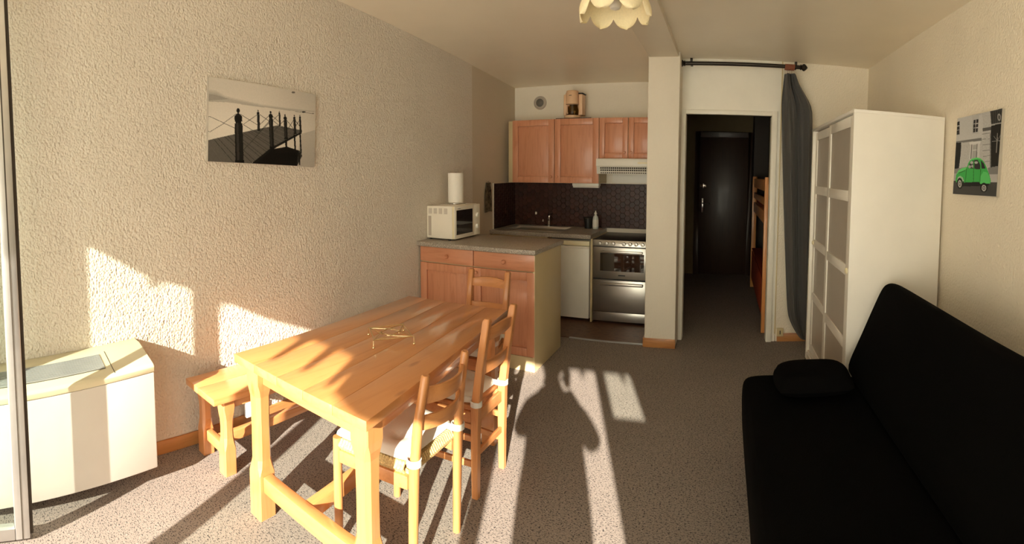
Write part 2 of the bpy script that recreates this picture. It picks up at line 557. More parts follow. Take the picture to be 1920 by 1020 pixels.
# ------------------------------------------------------------------ window and balcony
wn = empty('window_1', (1.79, -0.6, 0))
wn['kind'] = 'structure'
fr = B().box(OX1, OX1 + 0.05, -0.64, -0.56, 0, OZ).box(OX2 - 0.05, OX2, -0.64, -0.56, 0, OZ).box(OX1 + 0.05, OX2 - 0.05, -0.64, -0.56, OZ - 0.05, OZ).box(OX1 + 0.05, OX2 - 0.05, -0.64, -0.56, 0.0, 0.025)
build('window_frame', fr, M['alu'], wn, 0.004)
build('mullion', B().box(1.035, 1.115, -0.635, -0.565, 0.026, OZ - 0.051), M['alu'], wn, 0.004)
build('mullion', B().box(2.19, 2.25, -0.635, -0.565, 0.026, OZ - 0.051), M['alu'], wn, 0.004)
build('mullion', B().box(2.90, 2.955, -0.635, -0.565, 0.026, OZ - 0.051), M['alu'], wn, 0.004)
build('sun_block_panel', B().box(2.956, OX2 - 0.051, -0.62, -0.58, 0.026, 1.44), M['white'], wn, 0.004)  # added opaque panel, blocks the low sun through this bay
build('pane', B().box(1.116, 2.189, -0.603, -0.598, 0.026, OZ - 0.051), M['glass'], wn)
build('pane', B().box(2.956, OX2 - 0.051, -0.603, -0.598, 1.441, OZ - 0.051), M['glass'], wn)
# opened leaf, swung into the room in front of the convector
LA, LB = Vector((0.395, -0.62)), Vector((0.392, 0.205))
ld = (LB - LA).normalized()
ln = Vector((-ld.y, ld.x))
def leaf_box(bb, s0, s1, z0, z1, t=0.021, o=0.0):
    q = [LA + ld * s0 + ln * (o - t), LA + ld * s1 + ln * (o - t), LA + ld * s1 + ln * (o + t), LA + ld * s0 + ln * (o + t)]
    return bb.hexa([(p.x, p.y) for p in q], z0, z1)
LL = (LB - LA).length
lf = empty('window_2', (0.40, -0.15, 0))
lf['kind'] = 'structure'
b = B()
leaf_box(b, LL - 0.062, LL, 0.012, 2.36)
leaf_box(b, 0, 0.062, 0.012, 2.36)
leaf_box(b, 0.063, LL - 0.063, 0.012, 0.062)
leaf_box(b, 0.063, LL - 0.063, 2.30, 2.36)
build('leaf_frame', b, M['alu'], lf, 0.004)
b = B()
leaf_box(b, LL - 0.034, LL - 0.028, 0.014, 2.35, 0.0225)
build('frame_groove', b, M['gasket'], lf)
b = B()
leaf_box(b, LL + 0.001, LL + 0.017, 0.014, 2.36, 0.010, 0.016)
build('gasket', b, M['gasket'], lf)
b = B()
leaf_box(b, 0.0635, LL - 0.0635, 0.0625, 2.2995, 0.003)
build('pane', b, M['glass'], lf)
# balcony outside
struct('floor_balcony', B().box(-1.2, 5.0, -2.1, -0.701, -0.14, -0.01), M['concrete'])
struct('ceiling_balcony', B().box(-1.2, 5.0, -1.9, -0.701, 2.85, 3.1), M['concrete'])
# added unseen blocker: edge shapes sunlit patches, (x, z) where the sun grazes it
VY = -1.7
prof = [(0.0, 1.36), (0.19, 1.36), (0.20, 1.41), (0.23, 1.43), (0.335, 1.375), (0.34, 1.31), (0.37, 1.38), (0.43, 1.385), (0.47, 1.26), (0.505, 1.37), (0.60, 1.34),
        (1.0, 1.33), (1.16, 1.33), (1.18, 1.22), (1.20, 1.22), (1.22, 1.34), (1.34, 1.34), (1.36, 1.23), (1.385, 1.23), (1.40, 1.34), (1.50, 1.33), (1.52, 1.22), (1.545, 1.22), (1.56, 1.30),
        (1.58, 1.21), (1.72, 1.18), (1.96, 1.18), (2.03, 1.40), (2.10, 1.45), (2.30, 1.44), (2.40, 1.40), (2.44, 1.45), (2.56, 1.455), (2.58, 1.39), (2.60, 1.455), (2.70, 1.455), (2.87, 1.46), (2.89, 1.38), (2.91, 1.46), (3.05, 1.46), (3.20, 1.40), (3.6, 1.40)]
low = [(x + 0.354 * -VY, z + 0.424 * -VY) for x, z in prof]
pts = [(-1.1, low[0][1])] + low + [(4.9, low[-1][1])]
b = B().prism(pts + [(4.9, 2.84), (-1.1, 2.84)], 'y', VY - 0.01, VY + 0.01)
val = build('added_sun_blocker', b, M['sun_blocker'], None, smooth=False)
tag(val, 'added beige canvas sheet, unseen outside, lower edge cut to shape the sun patches', 'sun_blocker')

# ------------------------------------------------------------------ table and bench
def oct_ring(x, y, z, hw, ch, hy=None):
    hy = hy or hw
    return [(x - hw + ch, y - hy, z), (x + hw - ch, y - hy, z), (x + hw, y - hy + ch, z), (x + hw, y + hy - ch, z),
            (x + hw - ch, y + hy, z), (x - hw + ch, y + hy, z), (x - hw, y + hy - ch, z), (x - hw, y - hy + ch, z)]

def farm_leg(x, y, h, hw, lo, hi):
    """square leg with chamfered waist between z=lo and z=hi"""
    r = [(0.0, hw, 0.004), (lo, hw, 0.004), (lo + 0.03, hw * 0.97, hw * 0.33), (lo + 0.06, hw * 0.86, hw * 0.36), ((lo + hi) / 2, hw * 0.84, hw * 0.36),
         (hi - 0.06, hw * 0.88, hw * 0.36), (hi - 0.03, hw * 0.98, hw * 0.30), (hi, hw, 0.004), (h, hw, 0.004)]
    return B().loft([oct_ring(x, y, z, w, c) for z, w, c in r])

TZ = 0.722
NL, NR, FR_, FL = Vector((0.615, 1.082)), Vector((1.392, 1.075)), Vector((1.232, 2.412)), Vector((0.565, 2.385))
tb = empty('dining_table', (0.95, 1.74, 0), 'lacquered pine farmhouse table with a wire trivet on its top', 'table')
NP = 5
for i in range(NP):
    a0, a1 = i / NP, (i + 1) / NP
    g = 0.0009
    q = [NL.lerp(NR, a0 + (g if i else 0)), NL.lerp(NR, a1 - (g if i < NP - 1 else 0)), FL.lerp(FR_, a1 - (g if i < NP - 1 else 0)), FL.lerp(FR_, a0 + (g if i else 0))]
    build('plank', B().hexa([(p.x, p.y) for p in q], TZ - 0.036, TZ - random.uniform(0, 0.0006)), M['pine'], tb, 0.0022)
def tpt(a, c):
    return NL.lerp(NR, a).lerp(FL.lerp(FR_, a), c)
LG = [tpt(0.085, 0.068), tpt(0.905, 0.068), tpt(0.90, 0.93), tpt(0.09, 0.93)]
for p in LG:
    build('leg', farm_leg(p.x, p.y, TZ - 0.037, 0.041, 0.20, 0.60), M['pine_z'], tb, smooth=False)
def bar(p, q, hw, z0, z1, cut=0.0):
    p, q = Vector(p), Vector(q)
    d = (q - p).normalized()
    p, q = p + d * cut, q - d * cut
    n_ = Vector((-d.y, d.x)) * hw
    return B().hexa([(v.x, v.y) for v in (p - n_, q - n_, q + n_, p + n_)], z0, z1)
for k, (i, j) in enumerate(((0, 1), (1, 2), (2, 3), (3, 0))):
    build('apron', bar(LG[i], LG[j], 0.012, 0.60, TZ - 0.037, 0.0425), M['pine_x'] if k % 2 == 0 else M['pine'], tb, 0.002)
build('stretcher', bar(LG[0], LG[1], 0.024, 0.125, 0.195, 0.0425), M['pine_x'], tb, 0.004)
build('stretcher', bar(LG[3], LG[2], 0.024, 0.125, 0.195, 0.0425), M['pine_x'], tb, 0.004)
build('stretcher', bar(LG[0].lerp(LG[1], 0.46), LG[3].lerp(LG[2], 0.46), 0.022, 0.128, 0.192, 0.0255), M['pine'], tb, 0.004)

bn = empty('bench', (0.22, 1.7, 0), 'low pine bench along the rough wall beside the table', 'bench')
BX0, BX1, BY0, BY1, BZ = 0.05, 0.385, 1.10, 2.32, 0.42
for i in range(2):
    x0 = BX0 + (BX1 - BX0) * i / 2
    x1 = BX0 + (BX1 - BX0) * (i + 1) / 2
    build('plank', B().hexa([(x0 + (0.03 if i == 0 else 0.0006), BY0 + (0.0 if i else 0.0)), (x1 - 0.0006 if i == 0 else x1, BY0), (x1 - (0.0006 if i == 0 else 0), BY1), (x0 + (0 if i == 0 else 0.0006), BY1)], BZ - 0.034, BZ), M['pine'], bn, 0.003)
BL = [Vector((0.105, 1.20)), Vector((0.33, 1.20)), Vector((0.33, 2.22)), Vector((0.105, 2.22))]
for p in BL:
    build('leg', farm_leg(p.x, p.y, BZ - 0.035, 0.033, 0.13, 0.34), M['pine_z'], bn, smooth=False)
for i, j in ((0, 1), (3, 2)):
    build('stretcher', bar(BL[i], BL[j], 0.018, 0.085, 0.14, 0.0345), M['pine_x'], bn, 0.004)
    build('apron', bar(BL[i], BL[j], 0.012, 0.33, BZ - 0.035, 0.0345), M['pine_x'], bn, 0.002)
build('stretcher', bar((BL[0] + BL[1]) / 2, (BL[2] + BL[3]) / 2, 0.02, 0.088, 0.138, 0.0195), M['pine'], bn, 0.004)
build('apron', bar(BL[1], BL[2], 0.012, 0.33, BZ - 0.035, 0.0345), M['pine'], bn, 0.002)
build('apron', bar(BL[0], BL[3], 0.012, 0.33, BZ - 0.035, 0.0345), M['pine'], bn, 0.002)

# ------------------------------------------------------------------ chairs (built facing -y, back at +y)
def pad(w0, w1, y0, y1, z, h, buttons=True, n=22):
    """puffy tied seat cushion, tapering in width from w0 (front) to w1 (back)"""
    b = B()
    top, bot = [], []
    for j in range(n + 1):
        for i in range(n + 1):
            u, v = i / n * 2 - 1, j / n * 2 - 1
            hw = w0 + (w1 - w0) * (v + 1) / 2
            e = max(0.0, 1 - abs(u) ** 6) ** 0.45 * max(0.0, 1 - abs(v) ** 6) ** 0.45
            d = 0
            if buttons:
                for bu in (-0.42, 0.42):
                    for bv in (-0.42, 0.42):
                        r2 = (u - bu) ** 2 + (v - bv) ** 2
                        d += 0.55 * math.exp(-r2 / 0.02) + 0.18 * math.exp(-r2 / 0.12)
            x = hw * u * (1 - 0.05 * abs(v) ** 8)
            y = y0 + (y1 - y0) * (v + 1) / 2
            top.append((x, y, z + h * (0.30 + 0.70 * e * (1 - min(0.8, d)))))
            bot.append((x, y, z + h * 0.3 * (1 - e)))
    m_ = n + 1
    N = m_ * m_
    fs = []
    for j in range(n):
        for i in range(n):
            a = j * m_ + i
            fs.append((a, a + 1, a + m_ + 1, a + m_))
            fs.append((N + a, N + a + m_, N + a + m_ + 1, N + a + 1))
    rim = list(range(n)) + [j * m_ + n for j in range(n)] + [n * m_ + i for i in range(n, 0, -1)] + [j * m_ for j in range(n, 0, -1)]
    for k in range(len(rim)):
        a, c = rim[k], rim[(k + 1) % len(rim)]
        fs.append((a, N + a, N + c, c))
    b.add(top + bot, fs)
    return b

def tie(parent, x, y, z, r):
    """white strap looped around a back post"""
    b = B()
    rings = []
    for k in range(17):
        a = 2 * math.pi * k / 16
        c_, s_ = math.cos(a), math.sin(a)
        rings.append([(x + c_ * (r + 0.004), y + s_ * (r + 0.004), z - 0.013), (x + c_ * (r + 0.008), y + s_ * (r + 0.008), z - 0.012), (x + c_ * (r + 0.008), y + s_ * (r + 0.008), z + 0.012), (x + c_ * (r + 0.004), y + s_ * (r + 0.004), z + 0.013)])
    b.loft(rings, False)
    sgn = -1 if x > 0 else 1
    b.hexa([(x + sgn * r, y - r - 0.035), (x + sgn * (r + 0.006), y - r - 0.035), (x + sgn * (r + 0.010), y), (x + sgn * (r + 0.004), y)], z - 0.012, z + 0.012)
    build('cushion_tie', b, M['cushion'], parent)

def curved_slat(w, yb, z0, z1, bow, t, rise=0.0, n=12, arch=0.0):
    b = B()
    rings = []
    for k in range(n + 1):
        u = k / n * 2 - 1
        y = yb + bow * (1 - u * u)
        a = arch * (1 - u * u)
        rings.append([(u * w, y - t / 2, z0), (u * w, y + t / 2, z0), (u * w, y + t / 2 + rise, z1 + a), (u * w, y - t / 2 + rise, z1 + a)])
    return b.loft(rings)

def rush_chair(label):
    t = empty('rush_chair', (0, 0, 0), label, 'chair', None)
    fx, bx, fy, by, sz = 0.188, 0.150, -0.185, 0.165, 0.425
    for s in (-1, 1):
        build('leg', B().tube([(s * fx, fy, 0), (s * fx, fy, 0.2), (s * fx, fy, sz + 0.015)], [0.0165, 0.019, 0.018], 12), M['chair_z'], t)
        build('back_post', B().tube([(s * (bx + 0.002), by - 0.005, 0), (s * (bx + 0.001), by, 0.25), (s * bx, by + 0.005, sz), (s * (bx - 0.006), by + 0.02, 0.60), (s * (bx - 0.014), by + 0.05, 0.775), (s * (bx - 0.014), by + 0.051, 0.781)], [0.0165, 0.019, 0.020, 0.018, 0.0165, 0.012], 12), M['chair_z'], t)
        build('seat_rail', B().hexa([(s * fx - 0.010, fy + 0.019), (s * fx + 0.010, fy + 0.019), (s * bx + 0.010, by - 0.021), (s * bx - 0.010, by - 0.021)], 0.345, 0.395), M['chair_x'], t, 0.003)
    build('seat_rail', B().box(-fx + 0.020, fx - 0.020, fy - 0.010, fy + 0.010, 0.345, 0.395), M['chair_x'], t, 0.003)
    # rush seat: strands wound round the four rails, towards the middle
    b = B()
    y0, y1, z0, z1 = fy - 0.012, by - 0.012, 0.398, 0.432
    n = 26
    for k in range(n):
        c = (k + 0.5) / n
        y = y0 + (y1 - y0) * c
        hw = (fx + 0.012) * (1 - c) + (bx + 0.006) * c
        if 0.06 < c < 0.94:
            for s in (-1, 1):
                pts = [(s * 0.01, y, z1 - 0.004), (s * (hw - 0.012), y, z1), (s * hw, y, (z0 + z1) / 2), (s * (hw - 0.012), y, z0), (s * 0.01, y, z0 + 0.004)]
                b.tube(pts, 0.0082, 6)
    for k in range(22):
        x = -0.15 + 0.30 * k / 21
        b.tube([(x, y0 + 0.10, z1 - 0.003), (x, y0 + 0.012, z1), (x, y0, (z0 + z1) / 2), (x, y0 + 0.012, z0), (x, y0 + 0.1, z0 + 0.003)], 0.0082, 6)
        b.tube([(x * 0.9, y1 - 0.10, z1 - 0.003), (x * 0.9, y1 - 0.008, z1), (x * 0.9, y1, (z0 + z1) / 2), (x * 0.9, y1 - 0.008, z0), (x * 0.9, y1 - 0.1, z0 + 0.003)], 0.0082, 6)
    build('rush_seat', b, M['rush'], t, label='woven rush seat')
    for z0, z1 in ((0.565, 0.622), (0.668, 0.732)):
        dy = (z0 - 0.6) * 0.17 + 0.02
        build('back_slat', curved_slat(bx - 0.020, by + dy, z0, z1, 0.045, 0.012, 0.008), M['chair_x'], t, 0.002)
    build('seat_cushion', pad(0.202, 0.162, fy - 0.012, by - 0.022, 0.441, 0.045), M['cushion'], t, label='white tufted seat cushion')
    for s in (-1, 1):
        tie(t, s * bx, by + 0.005, 0.457, 0.020)
    return t

def ladder_chair(label):
    t = empty('slat_back_chair', (0, 0, 0), label, 'chair', None)
    fx, bx, fy, by, sz = 0.160, 0.132, -0.20, 0.17, 0.425
    h = 0.0165
    for s in (-1, 1):
        build('leg', B().loft([oct_ring(s * fx, fy, z, h, 0.003) for z in (0, 0.2, sz - 0.02)]), M['chair_z'], t)
        rr = [(0, 0.0, 0.0155), (0.25, 0.0, 0.018), (sz, 0.003, 0.0195), (0.62, 0.028, 0.018), (0.835, 0.062, 0.017), (0.845, 0.0635, 0.012)]
        build('back_post', B().loft([oct_ring(s * bx, by + dy, z, w, 0.004) for z, dy, w in rr]), M['chair_z'], t)
        for z in (0.14, 0.26):
            build('stretcher', B().hexa([(s * fx - 0.008, fy + 0.018), (s * fx + 0.008, fy + 0.018), (s * bx + 0.008, by - 0.020), (s * bx - 0.008, by - 0.020)], z, z + 0.028), M['chair_x'], t, 0.003)
        build('seat_rail', B().hexa([(s * fx - 0.010, fy + 0.018), (s * fx + 0.010, fy + 0.018), (s * bx + 0.010, by - 0.021), (s * bx - 0.010, by - 0.021)], 0.35, 0.402), M['chair_x'], t, 0.003)
    build('seat_rail', B().box(-fx + 0.018, fx - 0.018, fy - 0.010, fy + 0.010, 0.35, 0.402), M['chair_x'], t, 0.003)
    build('seat_rail', B().box(-bx + 0.021, bx - 0.021, by - 0.012, by + 0.008, 0.35, 0.402), M['chair_x'], t, 0.003)
    build('stretcher', B().box(-bx + 0.019, bx - 0.019, by - 0.008, by + 0.008, 0.19, 0.22), M['chair_x'], t, 0.003)
    build('seat', B().hexa([(-fx - 0.018, fy - 0.025), (fx + 0.018, fy - 0.025), (bx - 0.005, by - 0.022), (-bx + 0.005, by - 0.022)], 0.4055, 0.425), M['chair_x'], t, 0.006)
    build('back_slat', curved_slat(bx - 0.014, by + 0.022, 0.575, 0.635, 0.014, 0.014, 0.010), M['chair_x'], t, 0.003)
    build('back_slat', curved_slat(bx - 0.014, by + 0.046, 0.735, 0.785, 0.014, 0.014, 0.008, arch=0.016), M['chair_x'], t, 0.003)
    build('seat_cushion', pad(0.175, 0.135, fy - 0.02, by - 0.026, 0.4265, 0.042), M['cushion'], t, label='white tufted seat cushion')
    for s in (-1, 1):
        tie(t, s * bx, by + 0.004, 0.445, 0.0195)
    return t

c1 = rush_chair('round-post chair with woven rush seat and white tied cushion, nearest chair')
c1.location = (1.205, 1.492, 0)
c1.rotation_euler = (0, 0, math.radians(-90))
c2 = ladder_chair('square-post wooden chair with white cushion, behind the rush-seat chair')
c2.location = (1.165, 2.0, 0)
c2.rotation_euler = (0, 0, math.radians(-91))
c2['group'] = 'square-post chairs at the table'
c3 = copy_tree(c2)
c3['label'] = 'wooden chair at the far end of the table, against the kitchen cabinet'
c3.location = (0.922, 2.575, 0)
c3.rotation_euler = (0, 0, math.radians(3))

# ------------------------------------------------------------------ wire trivet on the table
TR = [Vector((0.872, 1.672)), Vector((1.000, 1.560)), Vector((1.105, 1.700)), Vector((0.962, 1.812))]
tz0 = TZ + 0.0005
tv = empty('trivet', (0.985, 1.686, tz0), 'gold wire trivet with star pattern and ball feet on the pine table', 'trivet')
zt = tz0 + 0.038
cen = sum(TR, Vector((0, 0))) / 4
b = B()
for i in range(4):
    p, q = TR[i], TR[(i + 1) % 4]
    b.tube([(p.x, p.y, zt), (q.x, q.y, zt)], 0.0024, 6)
build('rim', b, M['gold'], tv)
b = B()
mids = [(TR[i] + TR[(i + 1) % 4]) / 2 for i in range(4)]
inn = [cen + (m_ - cen) * 0.55 for m_ in mids]
for i in range(4):
    p, q = inn[i], inn[(i + 1) % 4]
    b.tube([(p.x, p.y, zt + 0.001), (q.x, q.y, zt + 0.001)], 0.0022, 6)
    c_ = TR[i]
    for w_ in (inn[i], inn[i - 1]):
        e = c_.lerp(w_, 1.25)
        b.tube([(c_.x, c_.y, zt), (e.x, e.y, zt)], 0.0022, 6)
build('star_wire', b, M['gold'], tv)
for p in TR:
    o_ = cen + (p - cen) * 1.06
    f_ = build('foot', B().tube([(p.x, p.y, zt), (o_.x, o_.y, zt), (o_.x, o_.y, tz0 + 0.006)], 0.0024, 6), M['gold'], tv)
    build('ball', sphere((o_.x, o_.y, tz0 + 0.006), 0.006, 10, 6), M['gold'], f_)

# ------------------------------------------------------------------ convector heater on the left wall
HY0, HY1 = -0.42, 0.845
def sloped(b_):
    b_.v = [(x_, y_, z_ + 0.07 * (y_ - 0.845)) for x_, y_, z_ in b_.v]      # the unit hangs slightly out of level
    return b_
ht = empty('convector_heater', (0.14, 0.2, 0.09), 'white wall convector with cream top and grey grille under the window leaf', 'heater')
build('front_panel', sloped(B().prism([(0.0005, 0.105), (0.27, 0.105), (0.27, 0.573), (0.0005, 0.573)], 'y', HY0, HY1)), M['heater'], ht, 0.006)
cap = [(0.002, 0.5745), (0.272, 0.5745), (0.274, 0.600), (0.262, 0.612), (0.10, 0.655), (0.075, 0.660), (0.002, 0.660)]
build('top_cover', sloped(B().prism(cap, 'y', HY0, HY1)), M['heater_cream'], ht, 0.003)
def on_cap(x):
    return 0.612 + (0.262 - x) * (0.655 - 0.612) / (0.262 - 0.10)
GY1 = 0.62
gr = build('grille', sloped(B().prism([(0.105, on_cap(0.105) + 0.0008), (0.215, on_cap(0.215) + 0.0008), (0.215, on_cap(0.215) + 0.0018), (0.105, on_cap(0.105) + 0.0018)], 'y', HY0 + 0.1, GY1)), M['gasket'], ht)
b = B()
for k in range(13):
    x = 0.110 + 0.1 * k / 12
    z = on_cap(x) + 0.002
    b.prism([(x - 0.0024, z), (x + 0.0024, z - 0.0008), (x + 0.0024, z + 0.0034), (x - 0.0024, z + 0.0042)], 'y', HY0 + 0.102, GY1 - 0.002)
build('grille_bars', sloped(b), M['grille'], gr)
b = B()
b.prism([(0.09, on_cap(0.09) + 0.0006), (0.262, on_cap(0.262) + 0.0006), (0.262, on_cap(0.262) + 0.0014), (0.09, on_cap(0.09) + 0.0014)], 'y', GY1 + 0.030, GY1 + 0.033)
build('cover_seam', sloped(b), M['gasket'], ht)

# white wall socket between the bench legs
sk = empty('wall_socket', (0.0, 1.555, 0.08), 'white surface socket on the rough wall under the bench', 'socket')
build('socket_box', B().box(0.0145, 0.045, 1.505, 1.60, 0.068, 0.155), M['white'], sk, 0.005)
build('socket_well', B().lathe([(0.021, 0), (0.021, 0.002), (0.017, 0.002), (0.016, 0.001)], (0.0452, 1.553, 0.112), 'x', 16), M['cream'], sk)
so = empty('wall_outlet', (2.93, YD, 0.05), 'small beige phone outlet above the skirting right of the doorway', 'socket')
build('outlet_box', B().box(2.895, 2.955, YD - 0.026, YD - 0.0105, 0.052, 0.125), M['laminate'], so, 0.004)
build('slot', B().box(2.921, 2.929, YD - 0.028, YD - 0.0262, 0.072, 0.106), M['black'], so)

# ------------------------------------------------------------------ peninsula cabinet
def knob(parent, x, y, z, mat, r=0.014):
    return build('knob', B().lathe([(0.006, 0.0), (0.006, -0.008), (r, -0.012), (r, -0.020), (r * 0.7, -0.025), (0.001, -0.026)], (x, y - 0.0003, z), 'y', 14), mat, parent)

def panel_door(parent, name, x0, x1, z0, z1, y, knobx=None, knobz=None, st=0.062, th=0.02):
    """framed door: stiles and rails with a raised centre panel; front face at y - th"""
    b = B()
    yf = y - th
    b.box(x0, x0 + st, yf, y, z0, z1).box(x1 - st, x1, yf, y, z0, z1)
    b.box(x0 + st + 0.0004, x1 - st - 0.0004, yf, y, z0, z0 + st).box(x0 + st + 0.0004, x1 - st - 0.0004, yf, y, z1 - st, z1)
    d = build(name, b, M['cab_z'], parent, 0.003)
    xa, xb, za, zb = x0 + st + 0.001, x1 - st - 0.001, z0 + st + 0.001, z1 - st - 0.001
    m_ = 0.032
    v = [(xa, yf + 0.016, za), (xb, yf + 0.016, za), (xb, yf + 0.016, zb), (xa, yf + 0.016, zb),
         (xa + m_, yf + 0.004, za + m_), (xb - m_, yf + 0.004, za + m_), (xb - m_, yf + 0.004, zb - m_), (xa + m_, yf + 0.004, zb - m_),
         (xa, y - 0.001, za), (xb, y - 0.001, za), (xb, y - 0.001, zb), (xa, y - 0.001, zb)]
    b = B().add(v, [(4, 5, 6, 7), (0, 1, 5, 4), (1, 2, 6, 5), (2, 3, 7, 6), (3, 0, 4, 7), (0, 8, 9, 1), (1, 9, 10, 2), (2, 10, 11, 3), (3, 11, 8, 0), (8, 11, 10, 9)])
    build('door_panel', b, M['cab_z'], d, 0.0)
    if knobx is not None:
        knob(d, knobx, yf, knobz, M['cab_x'])
    return d

PYF, PX2, PYB = 3.262, 1.048, 3.845
pc = empty('base_cabinet', (0.52, 3.55, 0), 'pine base cabinet with two drawers and two doors under the granite worktop', 'cabinet')
build('carcass', B().box(0.016, PX2 - 0.02, PYF + 0.022, PYB, 0.11, 0.884), M['laminate'], pc)
build('side_panel', B().box(PX2 - 0.018, PX2, PYF + 0.001, PYB, 0.0, 0.884), M['laminate'], pc, 0.0015, label='plain beige laminate side')
build('plinth', B().box(0.016, PX2 - 0.019, PYF + 0.006, PYF + 0.021, 0.0, 0.108), M['laminate'], pc, 0.001)
for x0, x1, kx in ((0.018, 0.525, 0.285), (0.531, PX2 - 0.003, 0.795)):
    d = build('drawer', B().box(x0, x1, PYF, PYF + 0.02, 0.757, 0.880), M['cab_x'], pc, 0.004)
    knob(d, kx, PYF, 0.815, M['cab_x'], 0.017)
panel_door(pc, 'door', 0.018, 0.525, 0.112, 0.748, PYF + 0.02, 0.498, 0.715)
panel_door(pc, 'door', 0.531, PX2 - 0.003, 0.112, 0.748, PYF + 0.02, 0.560, 0.715)
wt = build('worktop', B().hexa([(0.001, 3.232), (1.062, 3.232), (1.062, 3.875), (0.001, 3.90)], 0.885, 0.923), M['worktop'], None, 0.006)
tag(wt, 'grey granite-look worktop on the pine base cabinet', 'worktop')

# microwave oven, turned door to the right
mw = empty('microwave', (0.15, 3.5650, 0.9235), 'cream microwave oven with dark door window on the cabinet worktop', 'microwave')
MZ0, MZ1 = 0.936, 1.212
body = B().box(0.004, 0.262, 3.3800, 3.8100, MZ0, MZ1)
build('body', body, M['micro'], mw, 0.008)
for k in range(4):
    y0 = 0
    x0 = 0.025 + 0.052 * k
    b = B()
    for r_ in range(7):
        b.box(x0, x0 + 0.034, 3.3785, 3.3798, 1.146 + 0.0068 * r_, 1.150 + 0.0068 * r_)
    build('vent', b, M['frosted'], mw)
build('side_label', B().box(0.022, 0.052, 3.3785, 3.3798, 0.958, 1.125), M['frosted'], mw)
build('door_edge', B().box(0.2635, 0.279, 3.3770, 3.6950, MZ0 + 0.002, MZ1 - 0.002), M['cream'], mw, 0.004)
dface = build('door', B().box(0.2795, 0.289, 3.3770, 3.6950, MZ0 + 0.002, MZ1 - 0.002), M['micro'], mw, 0.004)
build('door_window', B().box(0.2892, 0.2902, 3.4030, 3.6700, MZ0 + 0.035, MZ1 - 0.035), M['oven_glass'], dface, label='dark door window')
build('logo_plate', B().box(0.2892, 0.2900, 3.4250, 3.4700, MZ1 - 0.026, MZ1 - 0.019), M['grille'], dface)
cp = build('control_panel', B().box(0.2635, 0.287, 3.6970, 3.8100, MZ0 + 0.002, MZ1 - 0.002), M['micro'], mw, 0.004)
for z in (1.015, 1.115):
    build('dial', B().lathe([(0.021, 0), (0.020, 0.014), (0.016, 0.018), (0.001, 0.018)], (0.2872, 3.7530, z), 'x', 18), M['enamel'], cp)
for x in (0.03, 0.22):
    for y in (3.4050, 3.7850):
        build('rubber_foot', B().lathe([(0.012, 0), (0.010, 0.0128)], (x, y, 0.9232), 'z', 10), M['black'], mw)

# paper towel roll on a wire stand, on the microwave
pr_ = empty('paper_towel_roll', (0.15, 3.62, MZ1), 'white paper towel roll on a wire stand on top of the microwave', 'paper towel')
build('roll', B().lathe([(0.018, 0.016), (0.066, 0.016), (0.068, 0.022), (0.068, 0.268), (0.066, 0.274), (0.020, 0.274), (0.018, 0.27)], (0.15, 3.62, MZ1 + 0.001), 'z', 28), M['paper'], pr_)
ring = [(0.15 + 0.085 * math.cos(a * math.pi / 12), 3.62 + 0.085 * math.sin(a * math.pi / 12), MZ1 + 0.010) for a in range(24)]
b = B().tube(ring, 0.0022, 6, closed=True)
b.tube([(0.065, 3.62, MZ1 + 0.010), (0.235, 3.62, MZ1 + 0.010)], 0.0022, 6)
b.tube([(0.15, 3.62, MZ1 + 0.010), (0.15, 3.62, MZ1 + 0.285)], 0.003, 6)
for a in range(3):
    an = a * 2.094 + 0.4
    x, y = 0.15 + 0.085 * math.cos(an), 3.62 + 0.085 * math.sin(an)
    b.tube([(x, y, MZ1 + 0.010), (x, y, MZ1 + 0.0006)], 0.004, 8)
build('wire_stand', b, M['chrome'], pr_)

# ------------------------------------------------------------------ kitchen back run
KY = 4.57
KZ = 0.880
sc_ = empty('sink_cabinet', (0.35, 4.9, 0), 'pine sink cabinet mostly hidden behind the peninsula', 'cabinet')
build('carcass', B().box(0.006, 0.64, KY + 0.021, YK - 0.002, 0.10, KZ - 0.041), M['laminate'], sc_)
panel_door(sc_, 'door', 0.010, 0.322, 0.115, 0.80, KY + 0.02, 0.295, 0.74)
panel_door(sc_, 'door', 0.328, 0.636, 0.115, 0.80, KY + 0.02, 0.355, 0.74)
build('plinth', B().box(0.006, 0.64, KY + 0.05, KY + 0.065, 0.0065, 0.099), M['laminate'], sc_)
fg = empty('refrigerator', (0.87, 4.87, 0), 'small white under-counter refrigerator beside the oven', 'refrigerator')
build('body', B().box(0.655, 1.090, KY + 0.042, YK - 0.03, 0.03, 0.815), M['enamel'], fg, 0.006)
fd = build('door', B().box(0.655, 1.090, KY, KY + 0.04, 0.035, 0.760), M['enamel'], fg, 0.008)
build('door_handle', B().box(0.66, 1.085, KY - 0.006, KY - 0.0003, 0.738, 0.756), M['white'], fd, 0.002)
build('top_strip', B().box(0.655, 1.090, KY + 0.002, KY + 0.04, 0.765, 0.812), M['cream'], fg, 0.004)
for x in (0.69, 1.05):
    build('foot', B().lathe([(0.016, 0), (0.014, 0.0235)], (x, KY + 0.10, 0.0062), 'z', 10), M['black'], fg)
ep = build('end_panel', B().box(1.103, 1.121, KY + 0.005, YK - 0.001, 0.0065, KZ - 0.0405), M['laminate'], None, 0.001)
tag(ep, 'thin beige laminate panel standing between refrigerator and oven', 'panel')
wk = build('worktop', B().box(0.0005, 0.10, KY - 0.03, YK - 0.001, KZ - 0.04, KZ).box(0.10, 0.76, KY - 0.03, KY + 0.09, KZ - 0.04, KZ).box(0.10, 0.76, YK - 0.11, YK - 0.001, KZ - 0.04, KZ).box(0.76, 1.112, KY - 0.03, YK - 0.001, KZ - 0.04, KZ), M['worktop'], None, 0.0)
tag(wk, 'dark granite-look worktop with the inset steel sink', 'worktop')
snk = empty('kitchen_sink', (0.43, 4.87, KZ), 'inset steel sink in the back worktop under the hexagon tiles', 'sink')
b = B()
